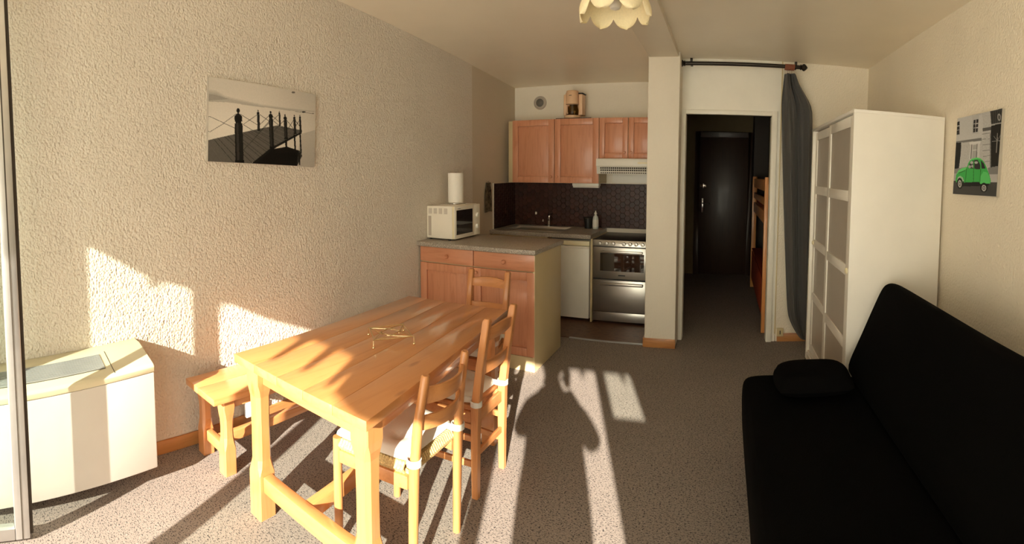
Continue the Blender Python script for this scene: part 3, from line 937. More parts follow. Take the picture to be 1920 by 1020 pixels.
sx0, sx1, sy0, sy1 = 0.095, 0.765, KY + 0.085, YK - 0.105
rim_o = [(sx0, sy0), (sx1, sy0), (sx1, sy1), (sx0, sy1)]
def inset(d):
    return [(sx0 + d, sy0 + d), (sx1 - d, sy0 + d), (sx1 - d, sy1 - d), (sx0 + d, sy1 - d)]
b.loft([[(x, y, KZ + 0.0004) for x, y in rim_o], [(x, y, KZ + 0.005) for x, y in inset(0.004)], [(x, y, KZ + 0.005) for x, y in inset(0.022)], [(x, y, KZ - 0.02) for x, y in inset(0.03)], [(x, y, KZ - 0.030) for x, y in inset(0.05)]], False)
b.add([(x, y, KZ - 0.030) for x, y in inset(0.05)], [(0, 1, 2, 3)])
build('basin', b, M['steel'], snk)
fc = empty('faucet', (0.46, 5.10, KZ), 'chrome mixer tap behind the sink', 'faucet')
build('tap_body', B().lathe([(0.022, 0), (0.022, 0.012), (0.016, 0.018), (0.015, 0.095), (0.017, 0.10), (0.012, 0.125), (0.001, 0.128)], (0.46, 5.115, KZ + 0.0006), 'z', 16), M['chrome'], fc)
build('spout', B().tube([(0.46, 5.105, KZ + 0.07), (0.46, 5.04, KZ + 0.095), (0.45, 4.95, KZ + 0.088), (0.45, 4.945, KZ + 0.07)], 0.009, 8), M['chrome'], fc)
build('lever', B().tube([(0.46, 5.115, KZ + 0.125), (0.50, 5.09, KZ + 0.15)], [0.007, 0.005], 8), M['chrome'], fc)

# oven (freestanding cooker)
OXa, OXb = 1.128, 1.715
ov = empty('cooker', (1.42, 4.87, 0), 'stainless steel cooker with knobs and glass oven door beside the pillar', 'oven')
build('body', B().box(OXa, OXb, KY + 0.022, YK - 0.02, 0.03, 0.815), M['black'], ov)
build('hob_plate', B().box(OXa, OXb, KY + 0.01, YK - 0.02, 0.816, 0.838), M['black'], ov, 0.004)
b = B().prism([(KY - 0.01, 0.775), (KY + 0.02, 0.775), (KY + 0.02, 0.834), (KY + 0.004, 0.834)], 'x', OXa, OXb)
ctrl = build('control_strip', b, M['steel'], ov, 0.003)
for x in (1.202, 1.270, 1.336, 1.442, 1.503, 1.562, 1.625):
    build('oven_knob', B().lathe([(0.019, 0), (0.018, -0.012), (0.015, -0.020), (0.001, -0.021)], (x, KY - 0.0075, 0.803), 'y', 14), M['steel'], ctrl)
od = build('oven_door', B().box(OXa + 0.004, OXb - 0.004, KY, KY + 0.02, 0.455, 0.765), M['steel'], ov, 0.004)
build('oven_window', B().box(OXa + 0.075, OXb - 0.075, KY - 0.0015, KY - 0.0003, 0.53, 0.705), M['oven_glass'], od, label='mirror-dark oven glass')
hb = build('handle', B().box(OXa + 0.085, OXb - 0.085, KY - 0.042, KY - 0.026, 0.712, 0.736), M['steel'], od, 0.005)
for xh in (OXa + 0.10, OXb - 0.115):
    build('handle_post', B().box(xh, xh + 0.015, KY - 0.0255, KY - 0.0004, 0.716, 0.732), M['black'], hb)
build('badge', B().box(1.385, 1.455, KY - 0.002, KY - 0.0004, 0.485, 0.497), M['black'], od)
dd = build('warming_drawer', B().box(OXa + 0.004, OXb - 0.004, KY, KY + 0.02, 0.125, 0.440), M['steel'], ov, 0.004)
build('handle', B().box(OXa + 0.08, OXb - 0.08, KY - 0.035, KY - 0.001, 0.392, 0.418), M['steel'], dd, 0.005)
build('kick_plate', B().box(OXa + 0.004, OXb - 0.004, KY + 0.004, KY + 0.02, 0.03, 0.120), M['steel'], ov, 0.002)
for x in (OXa + 0.05, OXb - 0.05):
    build('foot', B().lathe([(0.016, 0), (0.014, 0.0235)], (x, KY + 0.10, 0.0062), 'z', 10), M['black'], ov)

# wall cabinets
CY, CZ0, CZ1 = 4.87, 1.380, 2.056
wc = empty('wall_cabinet', (0.60, 5.03, CZ0), 'pine wall cabinet with two tall panelled doors above the sink', 'cabinet')
build('carcass', B().box(0.124, 1.104, CY + 0.001, YK - 0.001, CZ0, CZ1), M['laminate'], wc)
build('filler_strip', B().box(0.055, 0.122, CY + 0.03, YK - 0.001, CZ0, CZ1), M['laminate'], wc, 0.001)
panel_door(wc, 'door', 0.126, 0.612, CZ0, CZ1, CY, 0.582, CZ0 + 0.065, 0.065)
panel_door(wc, 'door', 0.618, 1.102, CZ0, CZ1, CY, 0.650, CZ0 + 0.065, 0.065)
wh = empty('wall_cabinet', (1.42, 5.03, 1.64), 'short pine wall cabinet with two small doors above the hood', 'cabinet')
build('carcass', B().box(1.106, 1.73, CY + 0.001, YK - 0.001, 1.640, CZ1), M['laminate'], wh)
panel_door(wh, 'door', 1.108, 1.408, 1.640, CZ1, CY, 1.376, 1.70, 0.055)
panel_door(wh, 'door', 1.414, 1.728, 1.640, CZ1, CY, 1.446, 1.70, 0.055)
hd = empty('range_hood', (1.42, 4.95, 1.47), 'white range hood with grille under the short wall cabinet', 'range hood')
b = B().prism([(4.715, 1.565), (4.735, 1.636), (YK - 0.001, 1.636), (YK - 0.001, 1.50), (4.735, 1.48), (4.72, 1.555)], 'x', 1.116, 1.73)
build('hood_body', b, M['enamel'], hd, 0.002)
build('visor', B().box(1.116, 1.73, 4.70, 4.716, 1.556, 1.632), M['enamel'], hd, 0.004)
b = B()
for k in range(26):
    x = 1.155 + 0.0215 * k
    for r_ in range(3):
        z = 1.487 + 0.0225 * r_
        b.box(x, x + 0.015, 4.7165 + 0.015 * (2 - r_) / 2, 4.7285 + 0.012 * (2 - r_) / 2, z, z + 0.016)
build('hood_grille', b, M['gasket'], hd)
build('switch_plate', B().box(1.54, 1.68, 4.698, 4.6998, 1.583, 1.600), M['cream'], hd)
build('lower_panel', B().box(1.18, 1.73, YK - 0.03, YK - 0.008, 1.385, 1.48), M['enamel'], hd)
ul = empty('cabinet_light', (0.95, 4.94, 1.33), 'white strip light fixed under the tall wall cabinet', 'light')
build('housing', B().box(0.806, 1.098, 4.885, 4.965, 1.352, 1.3795), M['enamel'], ul, 0.004)
build('diffuser', B().prism([(4.89, 1.3515), (4.96, 1.3515), (4.95, 1.332), (4.90, 1.332)], 'x', 0.81, 1.094), M['label'], ul, 0.003)
# round air vent
vt = empty('air_vent', (0.315, YK, 2.285), 'round grey air vent on the wall left of the coffee maker', 'vent')
build('vent_ring', B().lathe([(0.060, 0.0), (0.078, 0.0), (0.076, -0.014), (0.064, -0.020), (0.058, -0.012)], (0.315, YK - 0.0006, 2.285), 'y', 28), M['frosted'], vt)
build('vent_disc', B().lathe([(0.046, -0.006), (0.046, -0.016), (0.036, -0.024), (0.001, -0.026)], (0.315, YK - 0.0006, 2.285), 'y', 24), M['vent_dark'], vt)
build('vent_throat', B().lathe([(0.0575, -0.0005), (0.0575, -0.003), (0.001, -0.003)], (0.315, YK - 0.0006, 2.285), 'y', 24), M['black'], vt)

# hexagonal wall tiles
tl = struct('wall_tiles', B().box(0.0, 1.737, YK - 0.004, YK - 0.0005, KZ + 0.001, 1.371), M['grout'])
R = 0.0352
def clip(poly, k, lim, keep_low):
    out = []
    for i in range(len(poly)):
        p, q = poly[i], poly[(i + 1) % len(poly)]
        pi, qi = (p[k] <= lim) == keep_low or p[k] == lim, (q[k] <= lim) == keep_low or q[k] == lim
        if pi:
            out.append(p)
        if pi != qi:
            t = (lim - p[k]) / (q[k] - p[k])
            out.append((p[0] + t * (q[0] - p[0]), p[1] + t * (q[1] - p[1])))
    return out
def hex_cells(a0, a1, z0, z1):
    """centres and outlines of flat-topped hexagons covering a rectangle, cut at its edges"""
    cells = []
    ci, a = 0, a0 + R * 0.7
    while a < a1 + R * 0.8:
        z = z0 + R * 0.5 - (R * 0.866 if ci % 2 else 0)
        while z < z1 + R * 0.7:
            P = [(a + R * 0.958 * math.cos(k * math.pi / 3), z + R * 0.958 * math.sin(k * math.pi / 3)) for k in range(6)]
            full = all(a0 <= p[0] <= a1 and z0 <= p[1] <= z1 for p in P)
            if not full:
                for k, lim, low in ((0, a0, False), (0, a1, True), (1, z0, False), (1, z1, True)):
                    P = clip(P, k, lim, low) if P else P
            if len(P) >= 3:
                ar = abs(sum(P[i][0] * P[(i + 1) % len(P)][1] - P[(i + 1) % len(P)][0] * P[i][1] for i in range(len(P)))) / 2
                if ar > R * R * 0.12:
                    cells.append((a, z, P, full))
            z += R * 1.732
        a += R * 1.5
        ci += 1
    return cells
def tile_mesh(P, cx, cz, mat):
    n_ = len(P)
    P = [(x - cx, z - cz) for x, z in P]
    mx, mz = sum(p[0] for p in P) / n_, sum(p[1] for p in P) / n_
    v = [(x, 0, z) for x, z in P] + [(x, -0.0035, z) for x, z in P] + [(mx + (x - mx) * 0.94, -0.0055, mz + (z - mz) * 0.94) for x, z in P]
    f = [(n_ * j + k, n_ * j + (k + 1) % n_, n_ * (j + 1) + (k + 1) % n_, n_ * (j + 1) + k) for j in range(2) for k in range(n_)] + [tuple(range(2 * n_, 3 * n_))]
    me = bpy.data.meshes.new('tile')
    me.from_pydata(v, [], f)
    me.materials.append(mat)
    return me
cells = hex_cells(0.001, 1.736, KZ + 0.002, 1.3705)
whole = None
for a_, z_, P_, full_ in cells:
    mi = random.randrange(3)
    if full_:
        if whole is None:
            whole = [tile_mesh(P_, a_, z_, m_) for m_ in M['hextile']]
        me = whole[mi]
    else:
        me = tile_mesh(P_, a_, z_, M['hextile'][mi])
    o = bpy.data.objects.new('tile', me)
    COL.objects.link(o)
    o.parent = tl
    o.location = (a_, YK - 0.0042, z_)
    o.rotation_euler = (random.uniform(-0.006, 0.006), 0, random.uniform(-0.006, 0.006))
tl2 = struct('wall_tiles_left', B().box(-0.0035, 0.0, 4.632, YK - 0.006, KZ + 0.001, 1.371), M['grout'])
b = B()
for a_, z_, P_, full_ in hex_cells(4.633, YK - 0.012, KZ + 0.002, 1.3705):
    mx, mz = sum(p[0] for p in P_) / len(P_), sum(p[1] for p in P_) / len(P_)
    b.loft([[(0.0003, y, z) for y, z in P_], [(0.0055, mx + (y - mx) * 0.95, mz + (z - mz) * 0.95) for y, z in P_]])
build('side_tiles', b, M['hextile'][0], tl2, kind='stuff')

struct('trim_5', B().box(-0.002, 0.010, 4.616, 4.631, KZ - 0.03, 1.376), M['white'], bevel=0.002)

# things on the kitchen counter and walls
cu = empty('utensil_cup', (0.93, 5.08, KZ), 'black plastic cup on the worktop left of the soap bottle', 'cup')
build('cup', B().lathe([(0.038, 0.0), (0.048, 0.115), (0.052, 0.118), (0.050, 0.122), (0.044, 0.120), (0.036, 0.01), (0.001, 0.008)], (0.93, 5.08, KZ + 0.0006), 'z', 20), M['black'], cu)
build('cup_rim', B().lathe([(0.0525, 0.110), (0.0545, 0.113), (0.0525, 0.1175)], (0.93, 5.08, KZ + 0.0006), 'z', 20), M['gasket'], cu)
bt = empty('soap_bottle', (1.015, 5.08, KZ), 'clear washing-up bottle with white cap and label beside the black cup', 'bottle')
build('bottle', B().lathe([(0.001, 0.0), (0.030, 0.0), (0.033, 0.006), (0.033, 0.11), (0.026, 0.135), (0.012, 0.150), (0.012, 0.156), (0.001, 0.156)], (1.015, 5.08, KZ + 0.0006), 'z', 20), M['bottle'], bt)
build('cap', B().lathe([(0.016, 0.1565), (0.016, 0.172), (0.008, 0.182), (0.005, 0.198), (0.001, 0.199)], (1.015, 5.08, KZ + 0.0006), 'z', 14), M['white'], bt)
build('bottle_label', B().lathe([(0.0335, 0.022), (0.0338, 0.024), (0.0338, 0.098), (0.0335, 0.10)], (1.015, 5.08, KZ + 0.0006), 'z', 20), M['label'], bt)
hk = empty('wall_hook', (0.27, YK, 1.02), 'small white adhesive hook on the hexagon tiles above the sink', 'hook')
build('hook_plate', B().box(0.260, 0.282, YK - 0.014, YK - 0.0098, 1.005, 1.035), M['white'], hk, 0.002)
build('hook_arm', B().tube([(0.271, YK - 0.0142, 1.020), (0.271, YK - 0.028, 1.012), (0.271, YK - 0.034, 1.020)], 0.003, 8), M['white'], hk)
tw = empty('kitchen_towel', (0.0, 4.48, 1.05), 'dark patterned cloth hanging on the kitchen side wall beside the tiles', 'towel')
b = B()
n = 16
rings = []
for k in range(9):
    z = 1.385 - 0.30 * k / 8
    row = []
    for i in range(n + 1):
        u = i / n * 2 - 1
        wv = 0.055 + 0.018 * (k / 8) - 0.02 * math.exp(-((k / 8) - 0.08) ** 2 / 0.01)
        row.append((0.014 + 0.010 * (1 + math.sin(u * 9 + k * 0.3)) * (0.4 + 0.6 * k / 8), 4.49 + u * wv, z - 0.012 * (u * u) * (k / 8)))
    row += [(p[0] - 0.006, p[1], p[2]) for p in row[::-1]]
    rings.append(row)
b.loft(rings)
build('cloth', b, M['towel'], tw)
build('hook', B().tube([(-0.003, 4.49, 1.395), (0.018, 4.49, 1.392), (0.022, 4.49, 1.402)], 0.004, 8), M['chrome'], tw)

# coffee maker on a black tray on the wall cabinet
cfz = CZ1 + 0.0115
ctr = build('tray', B().hexa([(0.615, 4.885), (1.005, 4.885), (1.005, 5.12), (0.615, 5.12)], CZ1 + 0.0006, CZ1 + 0.011), M['black'], None, 0.003)
tag(ctr, 'flat black tray under the coffee maker on the wall cabinet', 'tray')
cm = empty('coffee_maker', (0.77, 5.0, cfz), 'salmon coloured filter coffee maker on top of the wall cabinet', 'coffee maker')
cx_, cy_ = 0.765, 5.0
build('base', B().lathe([(0.001, 0.0), (0.088, 0.0), (0.090, 0.008), (0.086, 0.032), (0.070, 0.036), (0.001, 0.036)], (cx_, cy_, cfz + 0.0004), 'z', 28), M['coffee'], cm)
tank = B().box(0.668, 0.70, 4.985, 5.09, cfz + 0.0375, cfz + 0.262)
build('side_column', tank, M['coffee'], cm, 0.010)
build('water_tank', B().box(0.845, 0.888, 4.965, 5.085, cfz + 0.0375, cfz + 0.258), M['coffee'], cm, 0.008)
build('tank_lid', B().box(0.842, 0.896, 4.960, 5.088, cfz + 0.2585, cfz + 0.270), M['dark_metal'], cm, 0.004)
build('filter_housing', B().lathe([(0.062, 0.150), (0.074, 0.156), (0.074, 0.270), (0.070, 0.276), (0.001, 0.276)], (cx_, cy_, cfz), 'z', 28), M['coffee'], cm)
build('lid', B().lathe([(0.066, 0.2765), (0.067, 0.290), (0.060, 0.298), (0.001, 0.299)], (cx_, cy_, cfz), 'z', 28), M['coffee'], cm)
build('name_plate', B().box(cx_ - 0.015, cx_ + 0.015, cy_ - 0.0755, cy_ - 0.0742, cfz + 0.238, cfz + 0.244), M['dark_metal'], cm)
jg = build('glass_jug', B().lathe([(0.001, 0.0375), (0.055, 0.0375), (0.062, 0.05), (0.064, 0.09), (0.052, 0.132), (0.054, 0.146)], (cx_ + 0.005, cy_, cfz), 'z', 24), M['jug'], cm)
build('jug_handle', B().tube([(cx_ - 0.020, cy_ - 0.056, cfz + 0.138), (cx_ - 0.028, cy_ - 0.098, cfz + 0.13), (cx_ - 0.028, cy_ - 0.098, cfz + 0.062), (cx_ - 0.024, cy_ - 0.085, cfz + 0.05)], 0.009, 8), M['coffee'], jg)
build('back_wall', B().box(0.70, 0.845, 5.062, 5.085, cfz + 0.0375, cfz + 0.25), M['coffee'], cm, 0.004)

# ------------------------------------------------------------------ wardrobe
WX0, WX1, WY0, WY1, WZ = 3.092, 3.652, 2.612, 3.895, 1.880
wd = empty('wardrobe', (3.37, 3.25, 0), 'tall white wardrobe with sliding doors of four frosted panels each', 'wardrobe')
build('side_panel', B().box(WX0 + 0.002, WX1, WY0, WY0 + 0.018, 0, WZ - 0.0185), M['white'], wd, 0.001)
build('side_panel', B().box(WX0 + 0.002, WX1, WY1 - 0.04, WY1, 0, WZ - 0.0185), M['white'], wd, 0.001)
build('top_panel', B().box(WX0, WX1, WY0, WY1, WZ - 0.018, WZ), M['white'], wd, 0.001)
build('bottom_panel', B().box(WX0 + 0.012, WX1, WY0 + 0.0185, WY1 - 0.0405, 0.03, 0.075), M['white'], wd, 0.001)
build('plinth', B().box(WX0 + 0.004, WX0 + 0.011, WY0 + 0.0185, WY1 - 0.0405, 0, 0.06), M['white'], wd, 0.001)
build('back_panel', B().box(WX1 - 0.006, WX1, WY0 + 0.0185, WY1 - 0.0405, 0.08, WZ - 0.0185), M['white'], wd)
def sliding_door(y0, y1, x, knob_y):
    z0, z1 = 0.078, WZ - 0.030
    st, rl = 0.062, 0.062
    b = B().box(x, x + 0.018, y0, y0 + st, z0, z1).box(x, x + 0.018, y1 - st, y1, z0, z1)
    n = 4
    ph = (z1 - z0 - rl * (n + 1)) / n
    for k in range(n + 1):
        za = z0 + k * (ph + rl)
        b.box(x, x + 0.018, y0 + st + 0.0004, y1 - st - 0.0004, za, za + rl)
    d = build('sliding_door', b, M['white'], wd, 0.0015)
    for k in range(n):
        za = z0 + rl + k * (ph + rl)
        build('frosted_panel', B().box(x + 0.007, x + 0.012, y0 + st + 0.0006, y1 - st - 0.0006, za + 0.0006, za + ph - 0.0006), M['frosted'], d)
    build('finger_knob', B().lathe([(0.017, 0), (0.017, -0.006), (0.012, -0.010), (0.001, -0.010)], (x - 0.0003, knob_y, 0.965), 'x', 16), M['cream'], d)
sliding_door(WY0 + 0.019, 3.262, WX0 + 0.004, WY0 + 0.045)
sliding_door(3.205, WY1 - 0.041, WX0 + 0.0265, WY1 - 0.072)

# ------------------------------------------------------------------ sofa (click-clack sofa bed)
def soft_loft(sections, name, mat, parent, levels=2):
    b = B().loft(sections)
    o = build(name, b, mat, parent)
    sm = o.modifiers.new('soft', 'SUBSURF')
    sm.levels = sm.render_levels = levels
    return o
sf = empty('sofa_bed', (2.95, 1.55, 0), 'black fabric sofa bed along the right wall in front of the wardrobe', 'sofa')
SY0, SY1 = 0.55, 2.50
def seat_sec(y, k):
    # k: 0 = end cap ring, 1 = full section ; outline in x,z
    pts = [(2.520, 0.055), (2.512, 0.20), (2.503, 0.40), (2.522, 0.442), (2.62, 0.452), (2.90, 0.440), (3.10, 0.430), (3.16, 0.40), (3.16, 0.16), (3.10, 0.06)]
    cx, cz = 2.84, 0.26
    return [(cx + (x - cx) * k, y, cz + (z - cz) * k) for x, z in pts]
secs = [seat_sec(SY0, 0.94), seat_sec(SY0 + 0.012, 0.995), seat_sec(SY0 + 0.06, 1)]
for j in range(1, 8):
    secs.append(seat_sec(SY0 + 0.06 + (SY1 - SY0 - 0.12) * j / 8, 1.0 + 0.004 * math.sin(j * 2.1)))
secs += [seat_sec(SY1 - 0.06, 1), seat_sec(SY1 - 0.012, 0.995), seat_sec(SY1, 0.94)]
soft_loft(secs, 'seat', M['sofa'], sf)
def back_sec(y, k):
    pts = [(3.055, 0.425), (3.12, 0.56), (3.20, 0.75), (3.258, 0.885), (3.285, 0.922), (3.33, 0.928), (3.395, 0.895), (3.42, 0.86), (3.36, 0.66), (3.24, 0.43), (3.16, 0.40)]
    cx, cz = 3.24, 0.66
    return [(cx + (x - cx) * k, y, cz + (z - cz) * k) for x, z in pts]
secs = [back_sec(SY0, 0.90), back_sec(SY0 + 0.015, 0.99), back_sec(SY0 + 0.07, 1)]
for j in range(1, 6):
    secs.append(back_sec(SY0 + 0.07 + (SY1 + 0.03 - SY0 - 0.14) * j / 6, 1.0 + 0.006 * math.sin(j * 1.7)))
secs += [back_sec(SY1 - 0.04, 1), back_sec(SY1 + 0.015, 0.99), back_sec(SY1 + 0.03, 0.93)]
soft_loft(secs, 'backrest', M['sofa'], sf)
for x in (2.62, 3.05):
    for y in (SY0 + 0.12, SY1 - 0.12):
        build('foot', B().lathe([(0.022, 0.0), (0.026, 0.075)], (x, y, 0.0), 'z', 12), M['black'], sf)
for yb_ in (SY0 + 0.25, SY1 - 0.30):
    build('back_support', B().box(3.20, 3.30, yb_, yb_ + 0.05, 0, 0.44), M['dark_metal'], sf)
# black cushion lying on the seat
n = 18
b = B()
top, bot = [], []
for j in range(n + 1):
    for i in range(n + 1):
        u, v = i / n * 2 - 1, j / n * 2 - 1
        e = max(0.0, (1 - u ** 4) * (1 - v ** 4)) ** 0.5
        x = 2.848 + 0.195 * u * (1 - 0.10 * v * v)
        y = 2.30 + 0.15 * v * (1 - 0.08 * u * u)
        top.append((x, y, 0.495 + 0.072 * e))
        bot.append((x, y, 0.495 - 0.042 * e))
m_ = n + 1
N = m_ * m_
fs = []
for j in range(n):
    for i in range(n):
        a = j * m_ + i
        fs += [(a, a + 1, a + m_ + 1, a + m_), (N + a, N + a + m_, N + a + m_ + 1, N + a + 1)]
rim = list(range(n)) + [j * m_ + n for j in range(n)] + [n * m_ + i for i in range(n, 0, -1)] + [j * m_ for j in range(n, 0, -1)]
for k in range(len(rim)):
    a, c = rim[k], rim[(k + 1) % len(rim)]
    fs.append((a, N + a, N + c, c))
b.add(top + bot, fs)
pil = build('cushion', b, M['sofa_pillow'])
tag(pil, 'plump black cushion lying at the far end of the sofa seat', 'cushion')

# ------------------------------------------------------------------ curtain rod and curtain
RY, RZ = 4.195, 2.440
rod = empty('curtain_rod', (2.54, RY, RZ), 'dark curtain rod with pointed finials above the doorway', 'curtain rod')
build('rod', B().tube([(2.035, RY, RZ), (3.02, RY, RZ)], 0.017, 12), M['dark_metal'], rod)
for x, s in ((2.035, -1), (3.02, 1)):
    build('finial', B().lathe([(0.018, s * 0.0005), (0.026, s * 0.006), (0.018, s * 0.014), (0.028, s * 0.026), (0.032, s * 0.036), (0.022, s * 0.052), (0.006, s * 0.066), (0.001, s * 0.067)], (x, RY, RZ), 'x', 14), M['dark_metal'], rod)
for x in (2.085, 2.985):
    build('bracket', B().box(x - 0.010, x + 0.010, RY + 0.019, YD - 0.0005, RZ - 0.008, RZ + 0.012).box(x - 0.010, x + 0.010, RY - 0.006, RY + 0.018, RZ + 0.0175, RZ + 0.045).box(x - 0.010, x + 0.010, RY + 0.0185, RY + 0.030, RZ + 0.0, RZ + 0.045), M['dark_metal'], rod, 0.001)
for k in range(9):
    x = 2.893 + 0.0095 * k
    pts = [(x + 0.002 * math.sin(a), RY + 0.0245 * math.cos(a), RZ - 0.006 + 0.0245 * math.sin(a)) for a in [2 * math.pi * q / 14 for q in range(14)]]
    rg = build('curtain_ring', B().tube(pts, 0.0042, 6, closed=True), M['ring'], rod)
    if k % 2 == 0:
        build('clip', B().box(x - 0.004, x + 0.004, RY - 0.003, RY + 0.003, RZ - 0.066, RZ - 0.0355), M['chrome'], rg)
ct = empty('curtain', (3.0, RY, 0.05), 'dark grey curtain gathered to the right of the doorway beside the wardrobe', 'curtain')
# outline: z, left x, right x, fold depth
CO = [(2.378, 2.886, 2.985, 0.024), (2.372, 2.886, 2.987, 0.024), (2.30, 2.880, 3.01, 0.030), (2.20, 2.872, 3.075, 0.040), (2.11, 2.868, 3.135, 0.042), (2.00, 2.874, 3.145, 0.045), (1.70, 2.888, 3.148, 0.045), (1.30, 2.910, 3.152, 0.045), (0.90, 2.935, 3.155, 0.045),
      (0.50, 2.960, 3.158, 0.042), (0.30, 2.975, 3.160, 0.038), (0.22, 2.995, 3.160, 0.032), (0.10, 3.06, 3.162, 0.026), (0.04, 3.11, 3.162, 0.018)]
n = 60
rings = []
for z, xl, xr, dp in CO:
    row = []
    for i in range(n + 1):
        u = i / n
        f_ = math.sin(u * 2 * math.pi * 1.55 + 2.2) * 0.9 + 0.12 * math.sin(u * 2 * math.pi * 5.1 + 1.2 + z) + 0.6 * max(0.0, (z - 1.85) / 0.5) * math.sin(u * 2 * math.pi * 4.3)
        row.append((xl + (xr - xl) * u, RY - 0.01 + 1.15 * dp * f_ * min(1, 6 * u * (1 - u) + 0.35), z))
    row += [(p[0], p[1] + 0.004, p[2]) for p in row[::-1]]
    rings.append(row)
cfab = build('fabric', B().loft(rings), M['curtain'], ct)
sm = cfab.modifiers.new('soft', 'SUBSURF')
sm.levels = sm.render_levels = 1

# ------------------------------------------------------------------ petal pendant lamp
LC = Vector((1.876, 2.2, 0))
lp = empty('pendant_lamp', (LC.x, LC.y, 2.461), 'cream petal-shaped pendant lampshade hanging from the ceiling beam', 'lamp')
build('ceiling_rose', B().lathe([(0.045, 0), (0.045, -0.012), (0.012, -0.028), (0.001, -0.028)], (LC.x, LC.y, 2.4605), 'z', 18), M['cream'], lp)
build('cord', B().tube([(LC.x, LC.y, 2.432), (LC.x, LC.y, 2.37)], 0.004, 6), M['cream'], lp)
build('bulb_holder', B().lathe([(0.018, 0), (0.022, -0.01), (0.022, -0.06), (0.001, -0.06)], (LC.x, LC.y, 2.37), 'z', 14), M['cream'], lp)
build('bulb', B().lathe([(0.012, 0), (0.014, -0.012), (0.028, -0.035), (0.030, -0.05), (0.022, -0.068), (0.001, -0.076)], (LC.x, LC.y, 2.309), 'z', 14), M['label'], lp)
def petal(az, r0, r1, zt, zb, hw, tilt):
    """one rounded fabric petal, hanging from radius r0 at zt to r1 at zb"""
    nn, mm = 16, 10
    f_, k_ = [], []
    for j in range(nn + 1):
        t_ = math.sin(j / nn * math.pi / 2)
        r_ = r0 + (r1 - r0) * math.sin(t_ * math.pi / 2 * 0.95) - 0.018 * max(0, t_ - 0.7) ** 1.2
        z_ = zt + (zb - zt) * t_
        w_ = hw * (0.55 + 0.45 * math.sin(min(1, t_ * 1.6) * math.pi / 2)) if t_ < 0.62 else hw * math.sqrt(max(0.0, 1 - ((t_ - 0.62) / 0.385) ** 2))
        for i in range(mm + 1):
            s_ = i / mm * 2 - 1
            rr = r_ - 0.016 * s_ * s_
            x_, y_ = rr, s_ * w_
            f_.append((LC.x + x_ * math.cos(az) - y_ * math.sin(az), LC.y + x_ * math.sin(az) + y_ * math.cos(az), z_ + tilt * s_))
            k_.append((LC.x + (x_ - 0.003) * math.cos(az) - y_ * math.sin(az), LC.y + (x_ - 0.003) * math.sin(az) + y_ * math.cos(az), z_ + tilt * s_))
    b_ = B()
    m2 = mm + 1
    NN = len(f_)
    fs_ = []
    for j in range(nn):
        for i in range(mm):
            a_ = j * m2 + i
            fs_ += [(a_, a_ + 1, a_ + m2 + 1, a_ + m2), (NN + a_, NN + a_ + m2, NN + a_ + m2 + 1, NN + a_ + 1)]
    for j in range(nn):
        for i in (0, mm):
            a_ = j * m2 + i
            fs_.append((a_, a_ + m2, NN + a_ + m2, NN + a_))
    for i in range(mm):
        fs_.append((i, NN + i, NN + i + 1, i + 1))
        a_ = nn * m2 + i
        fs_.append((a_, a_ + 1, NN + a_ + 1, NN + a_))
    b_.add(f_, [])
    b_.v += k_
    b_.f += fs_
    return b_
for k in range(8):
    az = -math.pi / 2 - 0.12 + k * math.pi / 4
    build('petal', petal(az, 0.05, 0.178, 2.405, 2.194, 0.066, 0.0), M['shade'], lp)
for k in range(8):
    az = -math.pi / 2 - 0.12 + (k + 0.5) * math.pi / 4
    build('petal', petal(az, 0.05, 0.192, 2.412, 2.300, 0.058, 0.0), M['shade'], lp)

# ------------------------------------------------------------------ prints on the walls
def homog(src):
    """homography from four picture corners (tl, tr, br, bl) to the unit square"""
    A, bb = [], []
    for (x, y), (u, v) in zip(src, ((0, 0), (1, 0), (1, 1), (0, 1))):
        A += [[x, y, 1, 0, 0, 0, -u * x, -u * y], [0, 0, 0, x, y, 1, -v * x, -v * y]]
        bb += [u, v]
    h = np.append(np.linalg.solve(np.array(A, float), np.array(bb, float)), 1).reshape(3, 3)
    def f(p):
        q = h @ np.array([p[0], p[1], 1.0])
        return q[0] / q[2], q[1] / q[2]
    return f

class Paint:
    def __init__(s, w, h, H):
        s.w, s.h, s.H = w, h, H
        s.u, s.v = np.meshgrid(np.linspace(0, 1, w), np.linspace(0, 1, h))
        s.c = np.zeros((h, w, 3))

    def mask(s, pts):
        P = [s.H(p) for p in pts]
        inside = np.zeros(s.u.shape, bool)
        j = len(P) - 1
        for i in range(len(P)):
            (xi, yi), (xj, yj) = P[i], P[j]
            if yi != yj:
                inside ^= ((yi > s.v) != (yj > s.v)) & (s.u < (xj - xi) * (s.v - yi) / (yj - yi) + xi)
            j = i
        return inside

    def poly(s, pts, col, a=1.0):
        m = s.mask(pts)
        s.c[m] = s.c[m] * (1 - a) + np.array(col if hasattr(col, '__len__') else (col,) * 3) * a

    def rect(s, x0, y0, x1, y1, col, a=1.0):
        s.poly([(x0, y0), (x1, y0), (x1, y1), (x0, y1)], col, a)

    def line(s, p, q, w, col, a=1.0):
        d = np.array(q, float) - np.array(p, float)
        n_ = np.array([-d[1], d[0]]) / (np.linalg.norm(d) + 1e-9) * w / 2
        s.poly([np.array(p) - n_, np.array(q) - n_, np.array(q) + n_, np.array(p) + n_], col, a)

    def ell(s, cx, cy, rx, ry, col, a=1.0):
        s.poly([(cx + rx * math.cos(t), cy + ry * math.sin(t)) for t in np.linspace(0, 6.283, 28, endpoint=False)], col, a)

